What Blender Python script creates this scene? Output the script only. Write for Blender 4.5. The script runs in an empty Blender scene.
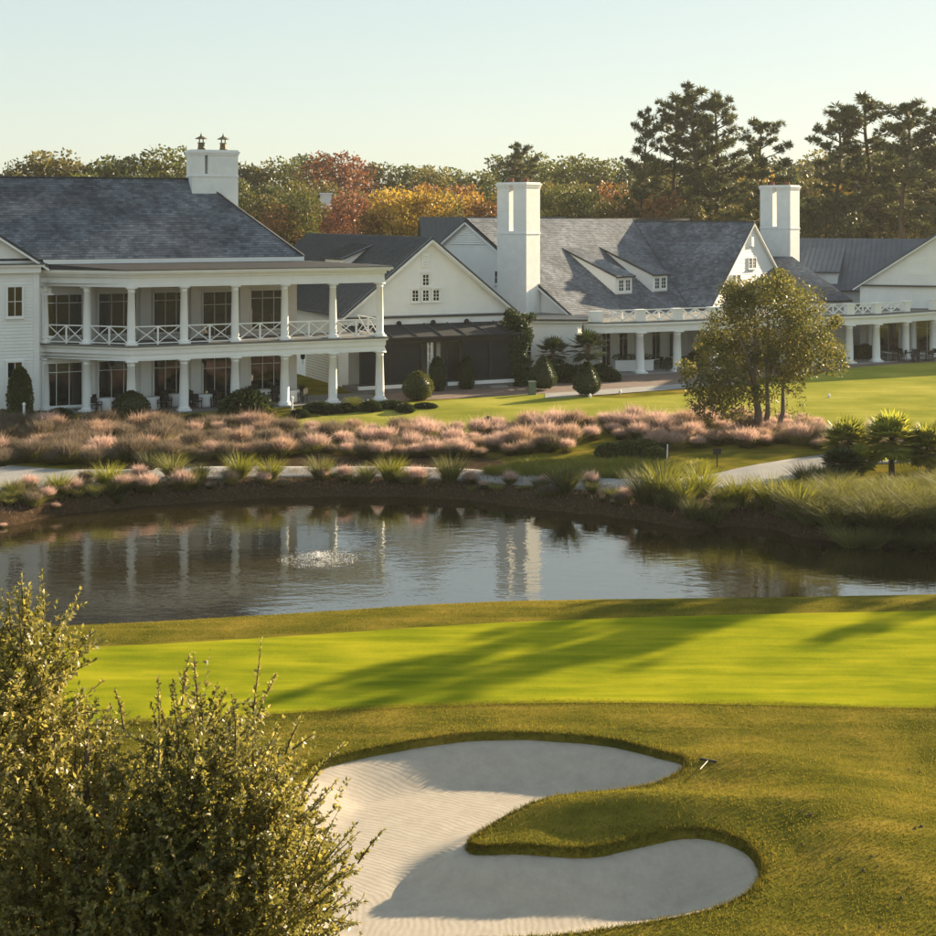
import bpy, bmesh, math, random
import numpy as np
from mathutils import Vector, Matrix

# ------------------------------------------------------------------ camera, sky, sun, exposure
sc = bpy.context.scene
F, HZ, CAMZ = 1500.0, 215.0, 12.0          # focal length and horizon row in photo pixels, eye height in metres
cam = bpy.data.cameras.new('camera'); cam.lens = 36.0*F/936.0; cam.sensor_width = 36.0
cam.shift_y = -(468.0-HZ)/936.0; cam.clip_end = 6000; cam.clip_start = 0.1
cam_o = bpy.data.objects.new('camera', cam); sc.collection.objects.link(cam_o)
cam_o.location = (0, 0, CAMZ); cam_o.rotation_euler = (math.radians(90), 0, 0); sc.camera = cam_o

SUN_AZ, SUN_EL = math.radians(49.0), math.radians(16.5)
world = bpy.data.worlds.new("World"); sc.world = world; world.use_nodes = True
wn = world.node_tree; bg = wn.nodes['Background']
sky = wn.nodes.new('ShaderNodeTexSky'); sky.sky_type = 'NISHITA'; sky.sun_disc = False
sky.sun_elevation = SUN_EL; sky.sun_rotation = SUN_AZ; sky.altitude = 0
sky.air_density = 1.0; sky.dust_density = .5; sky.ozone_density = 1.6
hs_ = wn.nodes.new('ShaderNodeHueSaturation'); hs_.inputs['Saturation'].default_value = 1.2; hs_.inputs['Value'].default_value = 1.15
gm_ = wn.nodes.new('ShaderNodeGamma'); gm_.inputs[1].default_value = .28
wn.links.new(sky.outputs[0], gm_.inputs[0]); wn.links.new(gm_.outputs[0], hs_.inputs['Color']); tn_ = wn.nodes.new('ShaderNodeMix'); tn_.data_type = 'RGBA'; tn_.blend_type = 'MULTIPLY'; tn_.inputs[0].default_value = 1.0; tn_.inputs[7].default_value = (.95, 1.0, .94, 1)
wn.links.new(hs_.outputs[0], tn_.inputs[6]); wn.links.new(tn_.outputs[2], bg.inputs[0]); bg.inputs[1].default_value = 0.15
sun = bpy.data.lights.new('sun', 'SUN'); sun.energy = 5.0; sun.angle = math.radians(0.45); sun.color = (1.0, 0.80, 0.52)
sun_o = bpy.data.objects.new('sun', sun); sc.collection.objects.link(sun_o)
SV = Vector((math.sin(SUN_AZ)*math.cos(SUN_EL), math.cos(SUN_AZ)*math.cos(SUN_EL), math.sin(SUN_EL)))
sun_o.rotation_euler = SV.to_track_quat('Z', 'Y').to_euler(); sun_o.location = SV*200
sc.view_settings.view_transform = 'Standard'; sc.view_settings.look = 'None'
sc.view_settings.exposure = 1.62; sc.view_settings.gamma = 1.0
sc.render.engine = 'CYCLES'; sc.cycles.use_denoising = True
sc.cycles.max_bounces = 6; sc.cycles.transparent_max_bounces = 8

COL = sc.collection
rng = np.random.default_rng(7); random.seed(7)

# ------------------------------------------------------------------ object helpers
def tag(o, label, cat=None, group=None, kind=None):
    if label: o['label'] = label
    if cat: o['category'] = cat
    if group: o['group'] = group
    if kind: o['kind'] = kind
    return o
def thing(name, label, cat, loc=(0, 0, 0), rotz=0.0, group=None):
    o = bpy.data.objects.new(name, None); COL.objects.link(o); o.empty_display_size = .3
    o.location = loc; o.rotation_euler = (0, 0, rotz)
    return tag(o, label, cat, group)
def link_mesh(name, me, mat, parent=None):
    o = bpy.data.objects.new(name, me); COL.objects.link(o)
    if mat is not None:
        if len(me.materials) == 0: me.materials.append(mat)
    if parent is not None: o.parent = parent
    return o
def np_mesh(name, v, f, smooth=False):
    """v (N,3), f (M,k) numpy -> mesh"""
    me = bpy.data.meshes.new(name); v = np.asarray(v, dtype=np.float32); f = np.asarray(f, dtype=np.int32)
    me.vertices.add(len(v)); me.vertices.foreach_set('co', v.ravel())
    k = f.shape[1]; me.loops.add(f.size); me.loops.foreach_set('vertex_index', f.ravel())
    me.polygons.add(len(f)); me.polygons.foreach_set('loop_start', np.arange(0, f.size, k, dtype=np.int32))
    me.polygons.foreach_set('loop_total', np.full(len(f), k, dtype=np.int32))
    if smooth: me.polygons.foreach_set('use_smooth', np.ones(len(f), dtype=bool))
    me.update(calc_edges=True); return me
class MB:
    def __init__(s): s.v = []; s.f = []; s.uv = []
    def add(s, vs, fs, uvs=None):
        n = len(s.v); s.v += [tuple(p) for p in vs]
        for i, q in enumerate(fs):
            s.f.append([n+j for j in q]); s.uv.append(uvs[i] if uvs else None)
    def box(s, x0, x1, y0, y1, z0, z1):
        s.add([(x0,y0,z0),(x1,y0,z0),(x1,y1,z0),(x0,y1,z0),(x0,y0,z1),(x1,y0,z1),(x1,y1,z1),(x0,y1,z1)],
              [(0,3,2,1),(4,5,6,7),(0,1,5,4),(1,2,6,5),(2,3,7,6),(3,0,4,7)])
    def beam(s, a, b, w, h, up=(0,0,1)):
        a, b = Vector(a), Vector(b); d = (b-a).normalized(); up = Vector(up)
        x = d.cross(up)
        if x.length < 1e-4: x = d.cross(Vector((1,0,0)))
        x.normalize(); y = x.cross(d).normalized(); x *= w/2; y *= h/2
        s.add([a-x-y,a+x-y,a+x+y,a-x+y,b-x-y,b+x-y,b+x+y,b-x+y],
              [(3,2,1,0),(4,5,6,7),(0,1,5,4),(1,2,6,5),(2,3,7,6),(3,0,4,7)])
    def prism(s, poly, z0, z1):
        n = len(poly); s.add([(p[0],p[1],z0) for p in poly]+[(p[0],p[1],z1) for p in poly],
            [tuple(range(n-1,-1,-1)), tuple(range(n,2*n))]+[(i,(i+1)%n,n+(i+1)%n,n+i) for i in range(n)])
    def lathe(s, prof, c=(0,0,0), n=16):
        vs = []; m = len(prof)
        for r, z in prof:
            for k in range(n):
                a = 2*math.pi*k/n; vs.append((c[0]+r*math.cos(a), c[1]+r*math.sin(a), c[2]+z))
        fs = [(i*n+k, i*n+(k+1)%n, (i+1)*n+(k+1)%n, (i+1)*n+k) for i in range(m-1) for k in range(n)]
        fs += [tuple(range(n-1,-1,-1)), tuple(range((m-1)*n, m*n))]
        s.add(vs, fs)
    def tube(s, pts, rads, n=7):
        rings = []; base = len(s.v); vs = []
        for i, p in enumerate(pts):
            p = Vector(p); d = (Vector(pts[min(i+1,len(pts)-1)])-Vector(pts[max(i-1,0)])).normalized()
            x = d.orthogonal().normalized(); y = d.cross(x)
            for k in range(n):
                a = 2*math.pi*k/n; vs.append(p+(x*math.cos(a)+y*math.sin(a))*rads[i])
        fs = [(i*n+k, i*n+(k+1)%n, (i+1)*n+(k+1)%n, (i+1)*n+k) for i in range(len(pts)-1) for k in range(n)]
        fs += [tuple(range(n-1,-1,-1)), tuple(range((len(pts)-1)*n, len(pts)*n))]
        s.add(vs, fs)
    def poly(s, pts): s.add(pts, [tuple(range(len(pts)))])
    def slab(s, pts, t):
        """planar polygon with thickness t below along its normal"""
        pts = [Vector(p) for p in pts]; nrm = (pts[1]-pts[0]).cross(pts[2]-pts[0]).normalized()
        n = len(pts); s.add(pts+[p-nrm*t for p in pts], [tuple(range(n)), tuple(range(2*n-1,n-1,-1))]+[(i,n+i,n+(i+1)%n,(i+1)%n) for i in range(n)])
    def courses(s, pts, up, nrm, h, lip, b_off=0.0):
        """overlapping boards or slates over a convex planar polygon"""
        pts = [Vector(p) for p in pts]; up = Vector(up).normalized(); nrm = Vector(nrm).normalized()
        ax = up.cross(nrm); o = pts[0]
        P = [((p-o).dot(ax), (p-o).dot(up)) for p in pts]
        b = min(p[1] for p in P); bmax = max(p[1] for p in P)
        def clip(poly, lim, sign):
            out = []
            for i in range(len(poly)):
                p, q = poly[i], poly[(i+1)%len(poly)]
                ip, iq = sign*(p[1]-lim) >= -1e-9, sign*(q[1]-lim) >= -1e-9
                if ip: out.append(p)
                if ip != iq:
                    t = (lim-p[1])/(q[1]-p[1]); out.append((p[0]+t*(q[0]-p[0]), lim))
            return out
        while b < bmax-1e-4:
            t1 = min(b+h, bmax); poly = clip(clip(P, b, 1), t1, -1)
            if len(poly) >= 3:
                vs = [o+ax*a+up*c+nrm*(lip*(1-(c-b)/h)) for a, c in poly]
                uv = [(a+40, c+b_off) for a, c in poly]
                s.add(vs, [tuple(range(len(vs)))], [uv])
                lo = [p for p in poly if abs(p[1]-b) < 1e-6]
                if len(lo) >= 2:
                    a0, a1 = min(p[0] for p in lo), max(p[0] for p in lo)
                    q = [o+ax*a0+up*b, o+ax*a1+up*b, o+ax*a1+up*b+nrm*lip, o+ax*a0+up*b+nrm*lip]
                    s.add(q, [(0,1,2,3)], [[(a0+40,b+b_off),(a1+40,b+b_off),(a1+40,b+b_off+.01),(a0+40,b+b_off+.01)]])
            b += h
    def mesh(s, name, smooth=False):
        me = bpy.data.meshes.new(name); me.from_pydata(s.v, [], s.f)
        if any(u is not None for u in s.uv):
            l = me.uv_layers.new(name='UVMap'); i = 0
            for p, u in zip(me.polygons, s.uv):
                for j, li in enumerate(p.loop_indices): l.data[li].uv = u[j] if u else (0,0)
        if smooth:
            for p in me.polygons: p.use_smooth = len(p.vertices) == 4
        me.update(); return me
    def build(s, name, mat, parent=None, smooth=False): return link_mesh(name, s.mesh(name, smooth), mat, parent)
def build_each(mb, name, mat, parent):
    """every bar or box collected in mb becomes a part of its own"""
    for k in range(len(mb.v)//8):
        p = MB(); p.add(mb.v[8*k:8*k+8], [[i-8*k for i in f] for f in mb.f[6*k:6*k+6]]); p.build(name, mat, parent)
def copy_tree(o, parent=None):
    c = o.copy(); COL.objects.link(c); c.parent = parent
    for ch in o.children: copy_tree(ch, c)
    return c

# ------------------------------------------------------------------ materials
def new_mat(name):
    m = bpy.data.materials.new(name); m.use_nodes = True; nt = m.node_tree
    return m, nt, nt.nodes['Principled BSDF']
def nd(nt, typ, **kw):
    n = nt.nodes.new(typ)
    for k, v in kw.items():
        if k.startswith('_'): setattr(n, k[1:], v)
        else:
            key = int(k[1:]) if k[0] == 'i' and k[1:].isdigit() else k.replace('_', ' ')
            n.inputs[key].default_value = v
    return n
def ramp(nt, stops):
    r = nt.nodes.new('ShaderNodeValToRGB'); e = r.color_ramp.elements
    while len(e) < len(stops): e.new(.5)
    for i, (p, c) in enumerate(stops): e[i].position = p; e[i].color = (*c, 1)
    return r
def coord(nt, which='Object', scale=None):
    t = nt.nodes.new('ShaderNodeTexCoord')
    if scale is None: return t.outputs[which]
    mp = nt.nodes.new('ShaderNodeMapping'); mp.inputs['Scale'].default_value = scale
    nt.links.new(t.outputs[which], mp.inputs[0]); return mp.outputs[0]
def noise(nt, vec, scale, detail=4, rough=.55):
    n = nd(nt, 'ShaderNodeTexNoise', Scale=scale, Detail=detail, Roughness=rough); nt.links.new(vec, n.inputs['Vector']); return n
def mixc(nt, fac, a, b, mode='MIX'):
    m = nt.nodes.new('ShaderNodeMix'); m.data_type = 'RGBA'; m.blend_type = mode
    for sock, v in ((m.inputs[0], fac), (m.inputs[6], a), (m.inputs[7], b)):
        if hasattr(v, 'is_linked'): nt.links.new(v, sock)
        elif isinstance(v, (int, float)): sock.default_value = v
        else: sock.default_value = (*v, 1)
    return m.outputs[2]
def bump(nt, h, strength, dist, bsdf):
    b = nd(nt, 'ShaderNodeBump', Strength=strength, Distance=dist); nt.links.new(h, b.inputs['Height'])
    nt.links.new(b.outputs[0], bsdf.inputs['Normal']); return b
def simple(name, c1, c2=None, rough=.6, nscale=3, bmp=0, bscale=40, spec=.4):
    m, nt, b = new_mat(name); c2 = c2 or tuple(x*.82 for x in c1); v = coord(nt)
    n = noise(nt, v, nscale, 6, .65); r = ramp(nt, [(.3, c2), (.7, c1)]); nt.links.new(n.outputs[0], r.inputs[0])
    nt.links.new(r.outputs[0], b.inputs['Base Color']); b.inputs['Roughness'].default_value = rough
    b.inputs['Specular IOR Level'].default_value = spec
    if bmp: bump(nt, noise(nt, v, bscale, 4).outputs[0], .6, bmp, b)
    return m
M = {}
M['white'] = simple('white_paint', (.87,.87,.86), (.78,.79,.79), .5, 1.2, .004, 30)
M['siding'] = simple('white_siding', (.86,.86,.85), (.77,.775,.77), .55, .7, .003, 25)
M['brickwhite'] = simple('white_painted_brick', (.84,.85,.85), (.72,.73,.74), .7, 1.6, .012, 9)
M['metal'] = simple('dark_metal_roof', (.055,.062,.072), (.035,.04,.048), .38, .8, 0, 20, .5)
M['membrane'] = simple('dark_roof_membrane', (.040,.043,.05), (.028,.03,.036), .85, 1.2, .003, 20, .15)
M['metalblue'] = simple('blue_grey_metal_roof', (.095,.115,.145), (.06,.075,.10), .5, .8, 0, 20, .4)
M['black'] = simple('black_metal', (.02,.021,.023), (.012,.012,.013), .45, 3)
M['screen'] = simple('dark_insect_screen', (.030,.032,.036), (.022,.023,.027), .85, 2, .004, 60, .2)
M['deck'] = simple('grey_deck', (.20,.19,.18), (.13,.125,.12), .8, 3, .004)
M['beige'] = simple('sunlit_siding_colour', (.52,.47,.36), (.44,.39,.30), .8, 1.5, .004)  # warm sunlight on white siding, put into the base colour
M['copper'] = simple('aged_copper', (.16,.12,.05), (.09,.07,.035), .5, 4)
M['terracotta'] = simple('clay_pot', (.22,.075,.04), (.14,.05,.03), .8, 5)
M['bark'] = simple('bark', (.14,.10,.07), (.06,.045,.032), .9, 7, .03, 12, .2)
M['barkgrey'] = simple('grey_bark', (.24,.20,.16), (.12,.10,.08), .9, 8, .02, 16, .2)
M['greenbox'] = simple('green_cabinet', (.15,.19,.14), (.11,.14,.11), .5, 4)
M['cloth'] = simple('white_cloth', (.78,.78,.78), (.70,.70,.71), .8, 4, .004)
M['wood'] = simple('pale_wood', (.62,.52,.38), (.48,.39,.27), .6, 8)
M['redroof'] = simple('dull_red_roof', (.18,.06,.045), (.11,.04,.03), .8, 3)
M['foam'] = simple('white_foam', (.88,.89,.9), (.8,.82,.84), .4, 8)
m, nt, b = new_mat('window_glass'); b.inputs['Base Color'].default_value = (.012,.015,.018,1); b.inputs['Roughness'].default_value = .04
b.inputs['Specular IOR Level'].default_value = .9; bump(nt, noise(nt, coord(nt), 1.2, 1).outputs[0], .25, .02, b); M['glass'] = m
m, nt, b = new_mat('porch_shade_sheet'); b.inputs['Base Color'].default_value = (.03,.032,.036,1); b.inputs['Roughness'].default_value = .9
tr = nt.nodes.new('ShaderNodeBsdfTransparent'); mx = nd(nt, 'ShaderNodeMixShader', i0=.36); nt.links.new(tr.outputs[0], mx.inputs[1]); nt.links.new(b.outputs[0], mx.inputs[2]); nt.links.new(mx.outputs[0], nt.nodes['Material Output'].inputs['Surface']); M['porchshade'] = m  # see-through dark layer added to shade the upper porch
# slate
m, nt, b = new_mat('slate'); uv = coord(nt, 'UV')
bt = nd(nt, 'ShaderNodeTexBrick', Scale=1.0, Mortar_Size=.006, Bias=0.0, Brick_Width=.34, Row_Height=.22); nt.links.new(uv, bt.inputs['Vector'])
bt.inputs['Color1'].default_value = (.072,.085,.108,1); bt.inputs['Color2'].default_value = (.155,.173,.205,1); bt.inputs['Mortar'].default_value = (.05,.055,.065,1)
n1 = noise(nt, coord(nt), .35, 5, .6); r1 = ramp(nt, [(.35, (.55,.56,.60)), (.65, (1.5,1.47,1.42))]); nt.links.new(n1.outputs[0], r1.inputs[0])
n2 = noise(nt, coord(nt), 2.2, 4, .7); r2 = ramp(nt, [(.3, (.6,.6,.62)), (.75, (1.3,1.3,1.3))]); nt.links.new(n2.outputs[0], r2.inputs[0])
c = mixc(nt, 1.0, bt.outputs[0], r1.outputs[0], 'MULTIPLY'); c = mixc(nt, .8, c, r2.outputs[0], 'MULTIPLY')
nt.links.new(c, b.inputs['Base Color']); b.inputs['Roughness'].default_value = .6; b.inputs['Specular IOR Level'].default_value = .35
bump(nt, n2.outputs[0], .5, .03, b); M['slate'] = m

def foliage(name, cols, rough=.5, trans=.35, spec=.3, tcol=None):
    """leaf colour varies leaf by leaf; thin leaves let light through"""
    m, nt, b = new_mat(name); g = nt.nodes.new('ShaderNodeNewGeometry'); oi = nt.nodes.new('ShaderNodeObjectInfo')
    k = len(cols); r = ramp(nt, [(i/(k-1) if k > 1 else 0, cc) for i, cc in enumerate(cols)])
    nz = noise(nt, coord(nt), .6, 2)
    a = nd(nt, 'ShaderNodeMath', _operation='MULTIPLY_ADD', i1=.55); nt.links.new(g.outputs['Random Per Island'], a.inputs[0]); nt.links.new(nz.outputs[0], a.inputs[2])
    a2 = nd(nt, 'ShaderNodeMath', _operation='SUBTRACT', i1=.27); nt.links.new(a.outputs[0], a2.inputs[0]); nt.links.new(a2.outputs[0], r.inputs[0])
    hs = nt.nodes.new('ShaderNodeHueSaturation'); vv = nd(nt, 'ShaderNodeMath', _operation='MULTIPLY_ADD', i1=.4, i2=.8); nt.links.new(oi.outputs['Random'], vv.inputs[0])
    nt.links.new(vv.outputs[0], hs.inputs['Value']); nt.links.new(r.outputs[0], hs.inputs['Color'])
    nt.links.new(hs.outputs[0], b.inputs['Base Color']); b.inputs['Roughness'].default_value = rough; b.inputs['Specular IOR Level'].default_value = spec
    t = nt.nodes.new('ShaderNodeBsdfTranslucent'); tc = mixc(nt, 1.0, hs.outputs[0], tcol or (1.6,1.5,.9), 'MULTIPLY'); nt.links.new(tc, t.inputs['Color'])
    mx = nd(nt, 'ShaderNodeMixShader', i0=trans); nt.links.new(b.outputs[0], mx.inputs[1]); nt.links.new(t.outputs[0], mx.inputs[2])
    nt.links.new(mx.outputs[0], nt.nodes['Material Output'].inputs['Surface']); return m
M['f_green'] = foliage('green_foliage', [(.05,.065,.022),(.085,.10,.03),(.14,.14,.045)])
M['f_dark'] = foliage('dark_foliage', [(.028,.042,.02),(.05,.065,.028),(.085,.095,.038)])
M['f_olive'] = foliage('olive_foliage', [(.07,.07,.028),(.12,.11,.038),(.19,.16,.055)])
M['f_gold'] = foliage('gold_foliage', [(.18,.14,.035),(.34,.23,.045),(.48,.32,.06)])
M['f_rust'] = foliage('rust_foliage', [(.14,.07,.032),(.25,.125,.05),(.35,.19,.07)])
M['f_red'] = foliage('red_foliage', [(.11,.05,.038),(.19,.08,.055),(.26,.125,.075)])
M['f_pine'] = foliage('pine_needles', [(.035,.05,.024),(.06,.075,.032),(.11,.115,.045)], trans=.3)
M['f_lawntree'] = foliage('gold_highlight_foliage', [(.05,.068,.022),(.095,.11,.034),(.17,.16,.05),(.31,.25,.085)], trans=.45)  # gold end of the mix paints sunlit highlights into the olive leaves
M['f_near'] = foliage('glossy_leaves', [(.055,.065,.02),(.14,.14,.042),(.28,.25,.09),(.46,.40,.20)], rough=.42, trans=.45, spec=.55)  # palest leaf tones put highlights into the colour
M['f_shrub'] = foliage('shrub_leaves', [(.018,.032,.014),(.035,.055,.02),(.06,.08,.03)], trans=.2)
M['f_palm'] = foliage('palm_leaves', [(.12,.15,.035),(.22,.235,.05),(.36,.33,.08)], trans=.5)
M['g_pink'] = foliage('pink_plumes', [(.36,.26,.23),(.51,.39,.35),(.63,.52,.47)], rough=.8, trans=.5, spec=.1, tcol=(1.25,1.1,1.0))
M['g_blush'] = foliage('blush_plumes', [(.26,.18,.14),(.40,.30,.24),(.54,.43,.35)], rough=.8, trans=.5, spec=.1, tcol=(1.25,1.1,1.0))
M['g_blade'] = foliage('grass_blades', [(.035,.045,.018),(.07,.08,.028),(.13,.115,.045)], rough=.6, trans=.35)
M['g_tan'] = foliage('tan_plumes', [(.11,.09,.07),(.20,.165,.13),(.33,.27,.21)], rough=.8, trans=.4, spec=.1, tcol=(1.2,1.1,1.0))
M['g_lime'] = foliage('lime_blades', [(.09,.11,.02),(.17,.18,.03),(.27,.25,.06)], rough=.55, trans=.45)
M['g_cord'] = foliage('cordgrass_blades', [(.07,.085,.035),(.15,.155,.055),(.28,.25,.11)], rough=.6, trans=.4)
M['g_rough'] = foliage('rough_grass', [(.06,.068,.014),(.15,.138,.026),(.29,.225,.055)], rough=.8, trans=.4, spec=.0)

def grass_mat(name, c_lo, c_mid, c_hi, patch, fine, stripe=0.0, bmp=.02):
    m, nt, b = new_mat(name); v = coord(nt)
    n1 = noise(nt, v, patch, 5, .6); n2 = noise(nt, v, fine, 3, .7)
    st = nt.nodes.new('ShaderNodeMapping'); st.inputs['Scale'].default_value = (.22, 1.6, 1); st.inputs['Rotation'].default_value = (0,0,.1); nt.links.new(v, st.inputs[0])
    n3 = noise(nt, st.outputs[0], 1.1, 4, .6)
    f = nd(nt, 'ShaderNodeMath', _operation='MULTIPLY_ADD', i1=.5); nt.links.new(n2.outputs[0], f.inputs[0]); nt.links.new(n1.outputs[0], f.inputs[2])
    f2 = nd(nt, 'ShaderNodeMath', _operation='MULTIPLY_ADD', i1=stripe); nt.links.new(n3.outputs[0], f2.inputs[0]); nt.links.new(f.outputs[0], f2.inputs[2])
    f3 = nd(nt, 'ShaderNodeMath', _operation='SUBTRACT', i1=.25+stripe*.5); nt.links.new(f2.outputs[0], f3.inputs[0])
    r = ramp(nt, [(.28, c_lo), (.5, c_mid), (.72, c_hi)]); nt.links.new(f3.outputs[0], r.inputs[0])
    nt.links.new(r.outputs[0], b.inputs['Base Color']); b.inputs['Roughness'].default_value = .85; b.inputs['Specular IOR Level'].default_value = .0
    b.inputs['Sheen Weight'].default_value = .0; b.inputs['Sheen Roughness'].default_value = .4; b.inputs['Sheen Tint'].default_value = (.9,.85,.3,1)
    bump(nt, n2.outputs[0], .8, bmp, b); return m, nt, b, r
M['green'] = grass_mat('putting_green_turf', (.14,.17,.009), (.23,.24,.012), (.34,.315,.018),   .22, 26, .95, .006)[0]
M['lawn'] = grass_mat('lawn_turf', (.17,.19,.03), (.26,.255,.045), (.37,.335,.075), .18, 9, .4, .01)[0]
# ground: rough turf near the camera, mulch and soil where the attribute says so
m, nt, b, r = grass_mat('rough_ground', (.07,.075,.012), (.15,.132,.02), (.26,.19,.035), .45, 22, .7, .04)
at = nt.nodes.new('ShaderNodeAttribute'); at.attribute_name = 'mulch'
nz = noise(nt, coord(nt), 1.6, 5, .7); s1 = nd(nt, 'ShaderNodeMath', _operation='MULTIPLY_ADD', i1=.7, i2=-.35); nt.links.new(nz.outputs[0], s1.inputs[0])
ad = nd(nt, 'ShaderNodeMath', _operation='ADD'); nt.links.new(at.outputs['Fac'], ad.inputs[0]); nt.links.new(s1.outputs[0], ad.inputs[1])
rr = ramp(nt, [(.42, (0,0,0)), (.58, (1,1,1))]); nt.links.new(ad.outputs[0], rr.inputs[0])
n5 = noise(nt, coord(nt), 7, 6, .75); mr = ramp(nt, [(.3, (.026,.018,.012)), (.55, (.068,.045,.028)), (.75, (.14,.10,.06))]); nt.links.new(n5.outputs[0], mr.inputs[0])
cc = mixc(nt, rr.outputs[0], r.outputs[0], mr.outputs[0]); nt.links.new(cc, b.inputs['Base Color']); M['ground'] = m
# sand with rake marks
m, nt, b = new_mat('bunker_sand'); v = coord(nt)
n1 = noise(nt, v, 2.6, 10, .8); rr = ramp(nt, [(.25, (.33,.285,.235)), (.7, (.46,.405,.34))]); nt.links.new(n1.outputs[0], rr.inputs[0]); nt.links.new(rr.outputs[0], b.inputs['Base Color'])
b.inputs['Roughness'].default_value = .95; b.inputs['Specular IOR Level'].default_value = .1
w = nd(nt, 'ShaderNodeTexWave', _wave_type='RINGS', _rings_direction='Z', Scale=2.4, Distortion=16.0, Detail=3.0, Detail_Scale=.3)
mp = nt.nodes.new('ShaderNodeMapping'); mp.inputs['Location'].default_value = (3.2, -27.5, 0); nt.links.new(v, mp.inputs[0]); nt.links.new(mp.outputs[0], w.inputs['Vector'])
n2 = noise(nt, v, 30, 4, .7); n6 = noise(nt, v, 2.4, 3, .6)
h = nd(nt, 'ShaderNodeMath', _operation='MULTIPLY_ADD', i1=.35); nt.links.new(n2.outputs[0], h.inputs[0]); nt.links.new(w.outputs['Fac'], h.inputs[2])
h2 = nd(nt, 'ShaderNodeMath', _operation='MULTIPLY_ADD', i1=2.0); nt.links.new(n6.outputs[0], h2.inputs[0]); nt.links.new(h.outputs[0], h2.inputs[2])
bump(nt, h2.outputs[0], .3, .007, b); M['sand'] = m
M['path'] = simple('concrete_path', (.32,.31,.30), (.24,.235,.23), .85, .9, .004, 30, .2)
M['paving'] = simple('brick_paving', (.22,.16,.13), (.14,.10,.085), .85, 2.5, .006, 14, .2)
# water
m, nt, b = new_mat('pond_water'); b.inputs['Base Color'].default_value = (.024,.019,.008,1); b.inputs['Roughness'].default_value = .03
b.inputs['IOR'].default_value = 3.4; b.inputs['Specular IOR Level'].default_value = .5
v = coord(nt, 'Object', (.55, 1.0, 1)); n1 = noise(nt, v, 2.2, 3, .55); n2 = noise(nt, v, .35, 3, .5); n3 = noise(nt, v, 6.5, 2, .5)
mk = ramp(nt, [(.40, (.25,.25,.25)), (.62, (1,1,1))]); nt.links.new(n2.outputs[0], mk.inputs[0])
hh = nd(nt, 'ShaderNodeMath', _operation='MULTIPLY'); nt.links.new(n1.outputs[0], hh.inputs[0]); nt.links.new(mk.outputs[0], hh.inputs[1])
h3 = nd(nt, 'ShaderNodeMath', _operation='MULTIPLY_ADD', i1=.18); nt.links.new(n3.outputs[0], h3.inputs[0]); nt.links.new(hh.outputs[0], h3.inputs[2])
bump(nt, h3.outputs[0], .5, .024, b); M['water'] = m

# ------------------------------------------------------------------ terrain
WZ = -1.5
def on_plane(px, py, z):
    D = (CAMZ-z)*F/(py-HZ); return ((px-468)/F*D, D)
shore_px = [(-330,556),(-160,548),(-60,538),(0,528),(60,515),(130,507),(200,502),(300,497),(400,497),(470,500),(560,512),(640,520),(690,529),(740,526),(775,529),(800,538),(860,545),(936,550),(1010,556),(1120,565)]
SH = np.array([on_plane(x, y, WZ) for x, y in shore_px])
crest_px = [(-300,660),(-100,640),(60,627),(150,623),(300,614),(420,606),(500,602),(600,600),(780,598),(936,595),(1150,592)]
CR = np.array([on_plane(x, y, -.35) for x, y in crest_px])
bunker_px = [(296,782),(312,768),(345,757),(400,747),(470,740),(540,739),(600,743),(650,752),(682,764),(688,772),(675,783),(640,792),(590,803),(540,815),(500,828),(474,840),(466,848),(480,852),
             (520,850),(580,855),(640,846),(690,841),(735,850),(760,868),(762,884),(745,902),(700,917),(640,927),(560,938),(480,946),(400,950),(320,946),(262,925),(235,885),(238,840),(260,808)]
BK = np.array([on_plane(x, y, -.35) for x, y in bunker_px])
def smooth_poly(P, it=2):
    for _ in range(it):
        Q = np.roll(P, -1, 0); P = np.stack([.75*P+.25*Q, .25*P+.75*Q], 1).reshape(-1, 2)
    return P
BK = smooth_poly(BK, 2)
def poly_sd(P, x, y):
    """signed distance, negative inside"""
    x = np.asarray(x, float); y = np.asarray(y, float); d2 = np.full(x.shape, 1e18); ins = np.zeros(x.shape, bool)
    for i in range(len(P)):
        ax, ay = P[i]; bx, by = P[(i+1) % len(P)]; ex, ey = bx-ax, by-ay
        t = np.clip(((x-ax)*ex+(y-ay)*ey)/(ex*ex+ey*ey+1e-12), 0, 1)
        d2 = np.minimum(d2, (x-ax-t*ex)**2+(y-ay-t*ey)**2)
        c = ((ay > y) != (by > y)) & (x < (bx-ax)*(y-ay)/(by-ay+1e-15)+ax); ins ^= c
    d = np.sqrt(d2); return np.where(ins, -d, d)
def sstep(a, b, x):
    t = np.clip((x-a)/(b-a), 0, 1); return t*t*(3-2*t)
def wob(x, y, s, seed=0.0):
    return (np.sin(x*s+seed)+np.sin(y*s*1.13+1.7*seed)+np.sin((x*.7+y*.72)*s*1.9+seed*2.3)+np.sin((x*.6-y*.8)*s*2.7+.5+seed))/4
def gauss(x, y, cx, cy, sx, sy): return np.exp(-((x-cx)/sx)**2-((y-cy)/sy)**2)
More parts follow.
